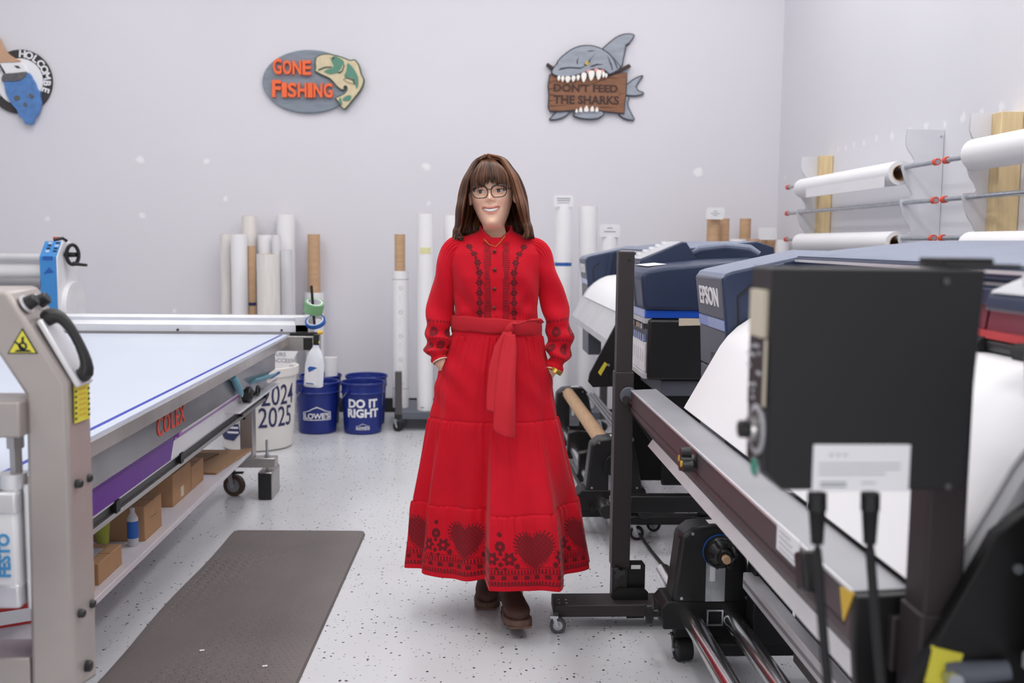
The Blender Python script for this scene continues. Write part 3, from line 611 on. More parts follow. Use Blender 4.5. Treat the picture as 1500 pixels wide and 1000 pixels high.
tape_roll('narrow roll of blue tape hung beneath the green tape', at(462, 471, Y=5.34), .054, .04, .022, 'tape_blue', (-.1, -.55, .85))
sp = thing('spray_bottle', 'clear spray bottle with blue and white label hung at the table corner', 'spray bottle', tuple(at(460, 567, Y=5.24)))
b0, b1 = at(459, 566, Y=5.24), at(463, 505, Y=5.24); ax = (b1-b0); Lb = ax.length; ax.normalize()
sx = Vector((1,0,0)); sx = (sx-ax*sx.dot(ax)).normalized(); sy = ax.cross(sx)
def bring(t, rx, ry): return [b0+ax*(Lb*t)+sx*rx*math.copysign(abs(math.cos(a))**.7, math.cos(a))+sy*ry*math.copysign(abs(math.sin(a))**.7, math.sin(a)) for a in [2*math.pi*i/28 for i in range(28)]]
mat('bottle_clear', (225,229,236), .18, var=.03)
link('bottle', G().loft([bring(*k) for k in ((0,.044,.03),(.02,.05,.034),(.55,.05,.034),(.62,.044,.032),(.72,.042,.03),(.85,.03,.024),(.95,.016,.016),(1.0,.015,.015))]), MATS['bottle_clear'], sp)
def blabel(pts, m, nm='label'):
    dd = 0 if nm == 'label' else .0016
    link(nm, G().loft([[b0+ax*(Lb*y)+sx*x-sy*0+Vector((0,-.0365-d-dd,0)) for (x, y) in pts] for d in (0, .0015)]), MATS[m], sp)
blabel([(-.04,.06),(.022,.06),(.022,.5),(-.04,.5)], 'white_print')
blabel([(-.022,.36),(.02,.48),(-.005,.5),(-.02,.5),(-.03,.46)], 'blue_print', 'logo')
blabel([(-.035,.09),(.005,.075),(.005,.10),(-.035,.11)], 'blue_print', 'logo')
link('neck_ring', G().cyl(b0+ax*Lb*1.0, b0+ax*Lb*1.08, .016, 16), MATS['navy_print'], sp)
tp = b0+ax*Lb*1.15
link('trigger_head', G().obox(tp+sx*.0, sx*.014, sy*.02, ax*.024), MATS['black_plastic'], sp, bev=.004)
link('nozzle', G().cyl(tp+ax*.03+sx*.005, tp+ax*.036+sx*.032, .013, 12, .008), MATS['yellow_dark'], sp)
link('collar_band', G().cyl(tp-ax*.022, tp-ax*.012, .019, 16), MATS['yellow_sticker'], sp)

# ------------------------------------------------------------------ laminator behind the table
LY = 6.3
lm = thing('roll_laminator', 'blue and white roll laminator with black crank standing behind the table', 'laminator', (-2.6, LY+.16, 0))
pl, pr = at(58, 400, Y=LY), at(84, 400, Y=LY)
ztop, zsh = at(95, 354, Y=LY+.1).z, at(62, 376, Y=LY).z
prof = [(LY, .75), (LY, zsh), (LY+.09, ztop), (LY+.22, ztop+.005), (LY+.30, ztop-.05), (LY+.32, 1.12), (LY+.30, .75)]
link('end_cabinet', G().prism(prof, 'x', pl.x, pr.x), MATS['white_plastic'], lm, bev=.01)
link('blue_front', G().prism([(LY-.003, .76), (LY-.003, zsh), (LY+.088, ztop+.003), (LY+.088, ztop-.01), (LY+.006, zsh-.01), (LY+.006, .76)], 'x', pl.x+.004, pr.x-.004), MATS['laminator_blue'], lm)
for i in range(4):
    for j in range(2):
        t = .3+.18*i; x = pl.x+.03+j*.045; link('button', G().box(x, x+.022, LY+.09*t-.002, LY+.09*t+.012, zsh+(ztop-zsh)*t, zsh+(ztop-zsh)*t+.012), MATS['black_print' if (i+j) % 3 else 'white_print'], lm)
q = at(70, 378, Y=LY); link('brand_plate', G().box(q.x-.03, q.x+.03, LY-.005, LY, q.z-.012, q.z+.012), MATS['blue_print'], lm)
q = at(71, 394, Y=LY); link('arrow_mark', G().prism([(q.x-.03,q.z-.03),(q.x+.035,q.z-.02),(q.x+.005,q.z+.012)], 'y', LY-.005, LY), MATS['blue_print'], lm)
link('top_lever', G().tube([(pl.x+.05, LY+.1, ztop+.01), (pl.x+.1, LY+.12, ztop+.022), (pr.x+.01, LY+.14, ztop+.004)], .01, 8), MATS['black_plastic'], lm)
link('stop_button', G().cyl((pl.x+.06, LY+.12, ztop+.005), (pl.x+.06, LY+.12, ztop+.03), .018, 14), MATS['red_cap'], lm)
wc = at(113, 373, Y=LY+.12); wc.x = pr.x+.05
cw = link('crank_wheel', G().tube([wc+Vector((0, .02*math.cos(t), .062*math.sin(t)))+Vector((.03*math.cos(t),0,0)) for t in [2*math.pi*i/24 for i in range(25)]], .012, 8), MATS['black_plastic'], lm)
link('crank_shaft', G().cyl((pr.x-.01, wc.y, wc.z), (wc.x+.02, wc.y, wc.z), .016, 12), MATS['black_plastic'], lm)
link('crank_handle', G().tube([wc+Vector((0,0,-.055)), wc+Vector((.03,0,-.06)), wc+Vector((.09,-.01,-.065))], [.014,.011,.009], 10), MATS['black_plastic'], lm)
rc = at(112, 440, Y=LY+.16)
link('roll_end', G().cyl((pr.x-.01, LY+.2, rc.z-.04), (pr.x+.03, LY+.2, rc.z-.04), .16, 36), MATS['white_plastic'], lm, bev=.004)
for (yp, r, m, yo) in ((377,.026,'aluminium',.05),(396,.07,'white_paper',.12),(414,.035,'grey_metal',.02),(430,.05,'white_plastic',.08)):
    z = at(30, yp, Y=LY+yo).z; link('roller', G().cyl((-4.2, LY+yo, z), (pl.x+.005, LY+yo, z), r, 28), MATS[m], lm)
link('stand', G().box(pl.x-.02, pr.x+.0, LY+.02, LY+.28, .05, .76), MATS['white_plastic'], lm, bev=.006)
link('stand_foot', G().box(pl.x-.04, pr.x+.02, LY-.1, LY+.4, 0, .05), MATS['black_metal'], lm, bev=.006)
link('end_cabinet', G().prism(prof, 'x', -4.3, -4.2), MATS['white_plastic'], lm, bev=.01)
link('stand', G().box(-4.3, -4.2, LY+.02, LY+.28, 0, .76), MATS['white_plastic'], lm, bev=.006)

# ------------------------------------------------------------------ floor mat
mat('mat_rubber', (106,98,97), .55, var=.12, vscale=2.2, bump=.25, bscale=160)
mt = thing('rubber_mat', 'dark grey anti-fatigue mat with diamond-plate tread and rounded corners', 'mat', (-.78, 3.2, 0))
mdir = Vector((.028, 1, 0)).normalized(); mx_ = Vector((mdir.y, -mdir.x, 0)); far = Vector((-.755, 4.45, 0)); W2, ML = .297, 2.4
def mp(u, v, z): return far+mx_*u-mdir*v+Vector((0, 0, z))
out = []
for (cxm, cym, a0) in ((W2-.03, .03, 0), (-W2+.03, .03, 90)):
    for k in range(6): t = R_(a0+k*18); out.append((cxm+.03*math.cos(t), cym-.03*math.sin(t)))
out += [(-W2, ML), (W2, ML)]
# slightly wavy left edge: extra points
left = [(-W2+.007*math.sin(v*5.1)-.004, v) for v in [.1+.1*i for i in range(23)]]
out = out[:12]+left+out[12:]
g = G(); n = len(out); z = lambda u, v: .011+.004*max(0, math.sin(v*4+1))*(abs(u)/W2)**4
top = [mp(u*.985, v*.998+.004, z(u, v)) for u, v in out]; bot = [mp(u, v, .001) for u, v in out]
g.add(bot+top, [tuple(range(n-1, -1, -1)), tuple(range(n, 2*n))]+[(i, (i+1) % n, n+(i+1) % n, n+i) for i in range(n)])
link('mat_body', g, MATS['mat_rubber'], mt, smooth=30)
g = G(); k = 0
for j in range(112):
    v = .05+j*.0208
    if v > ML-.04: break
    for i in range(28):
        u = -W2+.03+i*.0205+(j % 2)*.010
        if abs(u) > W2-.022: continue
        d = 1 if (i+j) % 2 else -1; l, wd, h = .0095, .0040, .0036; zz = .0112
        ex = (l*.75, l*.75*d); ey = (-wd*d*.8, wd*.8)
        g.add([mp(u-ex[0], v-ex[1], zz), mp(u-ey[0], v-ey[1], zz), mp(u+ex[0], v+ex[1], zz), mp(u+ey[0], v+ey[1], zz), mp(u, v, zz+h)], [(0,1,4),(1,2,4),(2,3,4),(3,0,4)])
tr = link('tread_pattern', g, MATS['mat_rubber'], mt, smooth=0); tr['kind'] = 'stuff'
link('corner_tag', G().add([mp(u, v, .0135) for u, v in ((W2-.045,.03),(W2-.02,.03),(W2-.02,.07),(W2-.045,.07))], [(0,1,2,3)]), MATS['light_grey'], mt, fixn=False)
for (x, y) in ((296,953),(388,976)):
    p = at(x, y, Z=.013); tag(link('paper_scrap', G().obox(p+Vector((0,0,.002)), (.007,.002,0), (-.001,.004,0), (0,0,.001)), MATS['white_paper']), ('tiny white paper scrap on the mat, closer to the gantry post', 'tiny white paper scrap near the mat edge away from the shelf')[x > 300], 'paper scrap', 'paper scraps on the mat')

# ------------------------------------------------------------------ barrel and buckets
bc = at(380, 640, Y=6.4); bc = Vector((at(380, 640, Z=0).x*.965, 6.4, 0)); BH = at(380, 535, Y=6.4).z
ba = thing('trash_barrel', 'big round white plastic barrel printed 2024 2025 behind the table leg', 'barrel', tuple(bc))
br_ = lambda z: .222+.028*z/BH
link('barrel_shell', G().lathe(bc, [(.20,0),(.218,.012),(br_(.1),.1),(br_(BH-.06),BH-.06),(br_(BH)+.012,BH-.05),(br_(BH)+.014,BH),(br_(BH)+.004,BH+.004),(br_(BH)-.01,BH-.01),(.22,.06),(.0001,.06)], 56), MATS['trash_white'], ba, smooth=40)
fa = -math.pi/2
def bang(px): # angle on barrel for a pixel column (approximate front facing)
    p = at(px, 600, Y=6.4); return fa+math.asin(max(-1, min(1, (p.x-bc.x)/.245)))-math.atan2(bc.x, 6.4)*0
z24, z25 = at(400, 581, Y=6.2).z, at(400, 613, Y=6.2).z
link('lettering', wrap(text_g('2024', .182, .0006, .001).xf(lambda v: Vector((v.x*.70, v.y, v.z))), bc, lambda z: br_(z)+.002, bang(415)+.08, z24), MATS['navy_print'], ba, smooth=0)
link('lettering', wrap(text_g('2025', .182, .0006, .001).xf(lambda v: Vector((v.x*.70, v.y, v.z))), bc, lambda z: br_(z)+.002, bang(412)+.08, z25), MATS['navy_print'], ba, smooth=0)
def patch(pts, m, par, nm, rr=.003):
    g = G().prism(pts, 'z', 0, .0006); link(nm, wrap(g, bc, lambda z: br_(z)+rr, bang(340)+.1, at(340, 627, Y=6.25).z), MATS[m], par, smooth=0)
patch([(-.13,.06),(-.02,.09),(.07,.06),(.08,-.02),(.03,-.07),(-.06,-.07),(-.12,-.03)], 'navy_print', ba, 'printed_badge')
for i in range(3): patch([(-.02,.035-i*.03),(.07,.04-i*.03),(.07,.052-i*.03),(-.02,.047-i*.03)], 'white_print', ba, 'printed_stripe', .004)
patch([(-.08,.04),(-.05,.06),(-.02,.04),(-.05,.015)], 'yellow_dark', ba, 'printed_flame', .004)
sb = thing('scrap_sign', 'white scrap sign lettered HOURS KEY ACCESS sticking out of the barrel', 'sign', (bc.x, 6.32, BH-.3))
u0, u1 = at(352, 545, Y=6.3), at(438, 515, Y=6.3)
link('panel', G().prism([(bc.x-.17, BH-.25), (bc.x+.17, BH-.25), (bc.x+.205, BH-.02), (u1.x+.01, at(436,508,Y=6.3).z), (u0.x+.1, at(380,512,Y=6.3).z), (u0.x, BH-.02)], 'y', 6.30, 6.306), MATS['white_paper'], sb)
link('lettering', place(text_g('KEY ACCESS', .036, .0006, .0004), at(406, 528, Y=6.299), (1,0,-.02), (0,0,1)), MATS['grey_print'], sb, smooth=0)
link('lettering', place(text_g('HOURS', .036, .0006, .0004), at(405, 519, Y=6.299), (1,0,-.02), (0,0,1)), MATS['grey_print'], sb, smooth=0)
sb2 = thing('scrap_board', 'blank white offcut panel leaning inside the barrel', 'panel', (bc.x, 6.42, .1))
link('panel', G().prism([(bc.x-.2, .1), (bc.x+.16, .1), (bc.x+.2, BH+.03), (bc.x+.02, BH+.1), (bc.x-.2, BH+.04)], 'y', 6.42, 6.425), MATS['white_plastic'], sb2)

def bucket(label, px, Y, front=None, fz=1):
    c = Vector((at(px, 600, Y=Y).x, Y, 0)); o = thing('bucket', label, 'bucket', tuple(c), 'blue five gallon buckets by the back wall')
    link('pail', G().lathe(c, [(.120,0),(.128,.006),(.130,.02),(.142,.275),(.150,.278),(.151,.285),(.146,.29),(.1455,.335),(.152,.338),(.154,.35),(.150,.356),(.144,.352),(.136,.26),(.122,.014),(.0001,.014)], 48), MATS['bucket_blue'], o, smooth=40)
    for s in (-1, 1):
        link('handle_ear', G().cyl(c+Vector((s*.083,s*.119,.305)), c+Vector((s*.093,s*.133,.305)), .014, 12), MATS['bucket_blue'], o)
    link('bail_handle', G().tube([c+Vector((.159*math.cos(t), .159*math.sin(t), .305-.13*abs(math.sin(t-.96))**.8)) for t in [.96+math.pi*i/24 for i in range(25)]], .0025, 6), MATS['zinc'], o)
    return o, c
brad = lambda z: .130+.012*(z-.02)/.255+.0022
def house(c, ang, z, s, par):
    """gabled outline emblem"""
    O = [(-.10,-.035),(-.10,.02),(-.06,.03),(-.035,.045),(0,.06),(.035,.045),(.06,.03),(.10,.02),(.10,-.035)]
    I = [(x*.93, (y+.0)*.86+(.0005)) for x, y in O]; g = G()
    n = len(O)
    for i in range(n):
        a, b, c2, d = O[i], O[(i+1) % n], I[(i+1) % n], I[i]
        g.add([(a[0]*s,a[1]*s,0),(b[0]*s,b[1]*s,0),(c2[0]*s,c2[1]*s,0),(d[0]*s,d[1]*s,0)], [(0,1,2,3)])
    link('emblem', wrap(g, c, brad, ang, z), MATS['white_print'], par, smooth=0, fixn=False)
    link('lettering', wrap(text_g("LOWE'S", .052*s, .0004, .0014*s, spacing=.98), c, brad, ang, z-.008*s), MATS['white_print'], par, smooth=0)
o, c = bucket('blue plastic bucket with one big white gabled emblem on its front', 465, 6.89); house(c, fa+.12, .135, 1.0, o)
o, c = bucket('blue plastic bucket printed DO IT RIGHT in bold white letters', 531.5, 6.88)
link('lettering', wrap(text_g('DO IT', .078, .0004, .0032), c, brad, fa+.1, .215), MATS['white_print'], o, smooth=0)
link('lettering', wrap(text_g('RIGHT', .078, .0004, .0032), c, brad, fa+.1, .148), MATS['white_print'], o, smooth=0)
house(c, fa+.1, .052, .46, o)
o, c2 = bucket('blue bucket holding a white roll, behind the bucket with the big gabled emblem', 470, 7.22)
rl = thing('paper_roll', 'short white roll standing up in a blue bucket', 'paper roll', (at(485, 540, Y=7.22).x, 7.22, .02))
x = at(485, 540, Y=7.22).x; link('sheet', G().cyl((x, 7.22, .016), (x, 7.22, at(485, 523, Y=7.22).z), .046, 28), MATS['white_paper'], rl); link('core', G().ring((x, 7.22, at(485, 523, Y=7.22).z-.01), (x, 7.22, at(485, 523, Y=7.22).z+.001), .03, .026, 20), MATS['kraft'], rl)
o, c3 = bucket('blue bucket part filled with white material, behind the DO IT RIGHT bucket', 537, 7.21)
link('white_fill', G().lathe(c3, [(.0001,.30),(.09,.302),(.137,.298),(.136,.2)], 32, cap=False), MATS['white_plastic'], o)

# ------------------------------------------------------------------ rolls standing along the back wall
def roll(label, x0, x1, ytop, Y, m='white_paper', zb=0., core=True, name='media_roll', cat='media roll', grp='rolls standing along the back wall', extra=None, hollow=.62):
    r = (at(x1, ytop, Y=Y).x-at(x0, ytop, Y=Y).x)/2; c = at((x0+x1)/2, ytop, Y=Y); o = thing(name, label, cat, (c.x, Y, zb), grp)
    link('sheet' if m != 'kraft' else 'tube', G().ring((c.x, Y, zb), (c.x, Y, c.z), r, r*hollow, 32), MATS[m], o)
    if core and hollow < .7 and m != 'kraft': link('core', G().ring((c.x, Y, zb), (c.x, Y, c.z+.002), r*.62, r*.52, 24), MATS['kraft'], o)
    return o, Vector((c.x, Y, c.z)), r
LG = 'white rolls leaning behind the laminating table'
roll('white roll with a pinkish edge, outermost of the group behind the table', 322, 340, 343, 7.52, 'cream_film', grp=LG)
roll('plain white roll next to the outermost pinkish one', 338, 362, 343, 7.40, 'white_paper', grp=LG)
roll('tall cream film roll behind the shorter white rolls', 354, 376, 316, 7.56, 'cream_film', grp=LG)
o, t, r = roll('brown tube with a scrap of blue tape among the white rolls', 363, 374, 360, 7.42, 'kraft', name='cardboard_tube', cat='cardboard tube', grp=LG)
zt_ = at(368, 445, Y=7.42).z; link('tape_scrap', G().lathe((t.x, t.y, 0), [(r+.001, zt_-.012), (r+.001, zt_+.012)], 20, cap=False), MATS['navy_print'], o)
roll('white roll with a clean square top behind the cream film roll', 378, 399, 344, 7.5, 'white_paper', grp=LG)
roll('slim white film roll tucked behind the wide white one', 398, 411, 344, 7.42, 'clear_film', grp=LG)
roll('tall thick white roll at the inner end of the group behind the table', 405, 432, 314, 7.60, 'white_paper', grp=LG)
roll('cream clear-film roll, shorter, in front of the square topped roll', 376, 409, 372, 7.2, 'cream_film', grp=LG)
roll('short pale film roll in front of the tall thick white roll', 411, 428, 366, 7.42, 'clear_film', grp=LG)
roll('bare brown cardboard tube standing above the tape rolls', 450.6, 468.6, 343, 7.6, 'kraft', name='cardboard_tube', cat='cardboard tube')
roll('white roll below the bare brown tube, behind the tape peg', 446.5, 474, 428, 7.6, 'white_paper', hollow=.86)
# wheeled rack
RZ = at(610, 606, Y=6.95).z
rk = thing('roll_rack', 'low grey wheeled rack carrying rolls along the back wall', 'rack', (.25, 7.15, 0))
x0 = at(578, 600, Y=6.92).x; x1 = .98; zb = .135
for y in (6.92, 7.42): link('rack_rail', G().box(x0, x1, y-.022, y+.022, .085, zb), MATS['slate_dark'], rk, bev=.003)
for x in (x0+.02, .3, x1-.02): link('cross_rail', G().box(x-.02, x+.02, 6.942, 7.398, .085, zb-.002), MATS['slate_dark'], rk, bev=.003)
link('deck', G().box(x0+.04, x1-.04, 6.95, 7.39, .128, .134), MATS['slate_dark'], rk)
zu = at(583, 544, Y=6.92).z; mat('graphite', (88,84,86), .45, .3)
link('upright', G().box(at(578.5, 580, Y=6.9).x, at(588.3, 580, Y=6.9).x, 6.897, 6.945, .085, zu), MATS['graphite'], rk, bev=.003)
link('upright', G().box(x1-.05, x1, 6.897, 6.945, .085, zu), MATS['graphite'], rk, bev=.003)
link('upright_socket', G().box(at(578, 580, Y=6.89).x, at(588.8, 580, Y=6.89).x, 6.893, 6.949, .085, .12), MATS['black_plastic'], rk, bev=.003)
for (x, y) in ((x0+.025, 6.90), (x1-.03, 6.90), (x0+.03, 7.4), (x1-.03, 7.4)): caster(rk, x, y, .034, .083, 'rubber', 'zinc', .03, 1.2, 'black_plastic')
o, t, r = roll('white roll printed with rows of pale logos, around a brown tube', 574.8, 598.5, 396.5, 7.12, 'white_paper', zb=.135, hollow=.84)
for i in range(6):
    z = t.z-.12-i*.17
    for (m, s, dz, nm) in (('light_grey', .016, 0, 'printed_ring'),):
        ring_ = G().ring((0,0,0), (0,0,.0004), .014, .010, 16); link('printed_ring', wrap(ring_, (t.x, t.y, 0), r+.0008, fa+.1, z), MATS['light_grey'], o, smooth=0)
    link('printed_text', wrap(place(text_g('- - -', .03, .0002, .0005), (0,0,0), (0,1,0), (-1,0,0)), (t.x, t.y, 0), r+.0008, fa-.05, z-.075), MATS['light_grey'], o, smooth=0)
link('wrap_line', G().lathe((t.x, t.y, 0), [(r+.0006, t.z-.062), (r+.0006, t.z-.058)], 24, cap=False), MATS['grey_print'], o)
link('wrap_line', G().lathe((t.x, t.y, 0), [(r+.0006, .27), (r+.0006, .274)], 24, cap=False), MATS['grey_print'], o)
roll('brown cardboard tube rising out of the logo-printed roll', 578, 593.5, 343, 7.12, 'kraft', zb=t.z-.3, name='cardboard_tube', cat='cardboard tube')
o, t, r = roll('tall thick white roll with a yellow label beside the logo-printed roll', 611, 635, 313, 7.0, 'white_paper', zb=.135)
link('yellow_label', wrap(G().prism([(-.04,-.022),(.04,-.022),(.04,.022),(-.04,.022)], 'z', 0, .0006), (t.x, t.y, 0), r+.0008, fa+.05, at(622, 367, Y=7).z), mat('pale_yellow', (226,222,172), .6), o, smooth=0)
link('small_mark', wrap(G().prism([(-.012,-.004),(.012,-.004),(.012,.004),(-.012,.004)], 'z', 0, .0006), (t.x, t.y, 0), r+.0008, fa-.3, .16), MATS['grey_print'], o, smooth=0)
roll('white roll half hidden behind the woman\'s hair', 650, 674, 315, 7.2, 'white_paper', zb=.135)
def placard(label, xa, xb, ya, yb, Y, lines, tilt=.0, skew=0):
    a, b = at(xa, yb, Y=Y), at(xb, ya, Y=Y); w2, h2 = (b.x-a.x)/2, (b.z-a.z)/2; c = (a+b)/2
    o = thing('placard', label, 'placard', (c.x, Y, a.z), 'white placards on the roll tops')
    rp = []
    for (sx_, sz_, a0) in ((1,1,0),(-1,1,90),(-1,-1,180),(1,-1,270)):
        for k in range(4): t = R_(a0+k*30); rp.append((c.x+sx_*(w2-.018)+.018*math.cos(t)+skew*sz_*h2, c.z+sz_*(h2-.018)+.018*math.sin(t)))
    link('plate', G().prism(rp, 'y', Y-.003, Y+.003), MATS['white_plastic'], o)
    for (dz, w_, m) in lines: link('text_line', G().box(c.x-w2*w_, c.x+w2*w_, Y-.0042, Y-.0028, c.z+dz*h2-.0035, c.z+dz*h2+.0035), MATS[m], o)
    return o
o, t, r = roll('tall white roll banded with blue tape, beside the woman\'s shoulder', 813.5, 838.5, 301, 7.05, 'white_paper', zb=.135)
zt_ = at(827, 387, Y=7.0).z; link('tape_band', G().lathe((t.x, t.y, 0), [(r+.001, zt_-.012), (r+.001, zt_+.012)], 28, cap=False), MATS['tape_blue'], o)
placard('white placard with three grey text lines on the blue-taped roll', 811, 840, 286, 303, 7.0, ((.45,.7,'grey_print'),(.1,.65,'grey_print'),(-.3,.6,'light_grey')))
roll('white roll between the two placarded rolls', 848.5, 875.5, 302, 7.12, 'white_paper', zb=.135)
o, t, r = roll('shorter white roll with a placard, behind the navy printer', 881, 905, 346, 7.1, 'white_paper', zb=.135)
placard('white placard with two text lines on the shorter roll', 878, 908.5, 328.5, 347, 7.05, ((.4,.25,'grey_print'),(-.15,.55,'grey_print')))
# brown tubes by the corner
BG = 'brown tubes in the room corner'
tube_kw = dict(name='cardboard_tube', cat='cardboard tube', grp=BG)
roll('thick brown tube under a placard with a pale blue print', 1036, 1054.5, 319, 7.3, 'kraft', **tube_kw)
placard('white placard with pale blue print on the thick brown tubes', 1034, 1061.5, 304, 321, 7.22, ((.35,.2,'light_grey'),(.0,.5,'light_grey'),(-.3,.25,'light_grey')), skew=.06)
roll('thinner brown tube next to the placarded one', 1055, 1068.5, 320, 7.38, 'kraft', **tube_kw)
roll('brown tube standing alone above a white roll', 1084, 1100, 320, 7.5, 'kraft', **tube_kw)
roll('white roll in front of the lone brown tube', 1069, 1093, 350, 7.2, 'white_paper', grp=BG)
roll('short wide brown tube beside the white roll', 1094, 1113, 350, 7.3, 'kraft', **tube_kw)
roll('short slim brown tube under the blank placard', 1114, 1124.5, 350.5, 7.36, 'kraft', **tube_kw)
roll('slim brown tube under the blank placard, nearer the corner', 1125, 1136, 350.5, 7.42, 'kraft', **tube_kw)
roll('white roll nearest the room corner', 1136, 1155, 351, 7.3, 'white_paper', grp=BG)
placard('blank white placard resting on the slim brown tubes', 1110.5, 1138, 333.5, 351, 7.28, (), skew=-.06)
# ------------------------------------------------------------------ roll racks on the right wall
BX, ZB = 2.2, (1.717, 1.538, 1.36)
mat('plate_grey', (214,214,220), .5)
def rack_panel(par, y, ztop=1.905):
    """white side plate with scalloped front edge, standing out from the wall"""
    f = BX-.012; pts = [(WX-.003, 1.2), (WX-.003, ztop), (f+.01, ztop)]
    zs = [ztop]+[z+.022 for z in ZB]
    for k in range(3):
        a, b = zs[k], zs[k+1]
        pts += [(f+.008, a-(a-b)*.45), (f+.02, a-(a-b)*.62), (f+.045, a-(a-b)*.8), (f+.052, b+.012), (f+.04, b), (f-.008, b-.004), (f-.008, b-.03)]
    pts += [(f+.02, 1.26), (f+.05, 1.2)]
    return link('side_plate', G().prism(pts, 'y', y-.006, y+.006), MATS['plate_grey'], par)
def bar(par, z, y0, y1):
    b = link('bar', G().cyl((BX, y0, z), (BX, y1, z), .0115, 16), MATS['zinc'], par)
    for (ya, yb) in ((y0, y0+.028), (y1-.028, y1)):
        link('red_end_cap', G().ring((BX, ya, z), (BX, yb, z), .0165, .011, 18), MATS['red_cap'], b)
def wall_roll(label, z, y0, y1, r, sag=.0, grp='white rolls on the wall rack'):
    zc_ = z-r*.45+.01; o = thing('media_roll', label, 'media roll', (BX, (y0+y1)/2, zc_-r), grp)
    ri = r*.6; zc_ = z-ri+.013
    link('sheet', G().ring((BX, y0, zc_), (BX, y1, zc_), r, ri+.004, 36), MATS['white_paper'], o)
    link('core', G().ring((BX, y0-.003, zc_), (BX, y1+.003, zc_), ri+.004, ri, 36), MATS['kraft'], o)
    return o, zc_
r1 = thing('bar_rack', 'wall rack with two scalloped white plates, nearer the room corner', 'rack', (2.3, 5.7, 1.2), 'roll racks on the side wall')
r2 = thing('bar_rack', 'wall rack with a wide wooden stud and bars leading out of view', 'rack', (2.3, 3.6, 1.2), 'roll racks on the side wall')
rack_panel(r1, 6.6); rack_panel(r1, 5.0); rack_panel(r2, 4.36); rack_panel(r2, 2.6)
for z in ZB: bar(r1, z, 4.65, 6.87); bar(r2, z, 2.3, 4.58)
link('wood_stud', G().box(WX-.085, WX-.003, 6.53, 6.594, 1.15, at(1206, 229, Y=6.6).z), MATS['wood'], r1, bev=.003)
link('wood_stud', G().box(WX-.10, WX-.003, 4.27, 4.354, 1.15, at(1470, 167, Y=4.36).z), MATS['wood'], r2, bev=.003)
p = at(1378, 200, Y=5.0); link('screw', G().cyl((p.x, 4.994, p.z), (p.x, 4.99, p.z), .006, 8), MATS['zinc'], r1)
wall_roll('thick white roll with open brown core on the top bar, near the corner', ZB[0], 5.06, 6.55, .062)
o, z_ = wall_roll('white roll on the lowest bar of the corner rack', ZB[2], 5.06, 6.55, .06)
g = G().loft([[(BX-.064, y, ZB[0]-.02-.03*k), (BX-.06, y, ZB[0]-.06-.05*k), (BX-.055, y, ZB[0]-.075-.045*k)] for (y, k) in ((5.08, 0), (5.7, .3), (6.3, 1.0))], close=False)
tag(link('hanging_sheet', G().box(BX-.064, BX-.062, 5.1, 6.3, ZB[0]-.095, ZB[0]-.04), MATS['white_paper']), 'loose edge of white sheet hanging from the top corner roll', 'paper sheet')
wall_roll('white roll on the top bar in front of the wide wooden stud', ZB[0]+.03, 2.75, 4.3, .068)
wall_roll('white roll on the lowest bar below the wide wooden stud', ZB[2]-.01, 2.75, 4.3, .06)

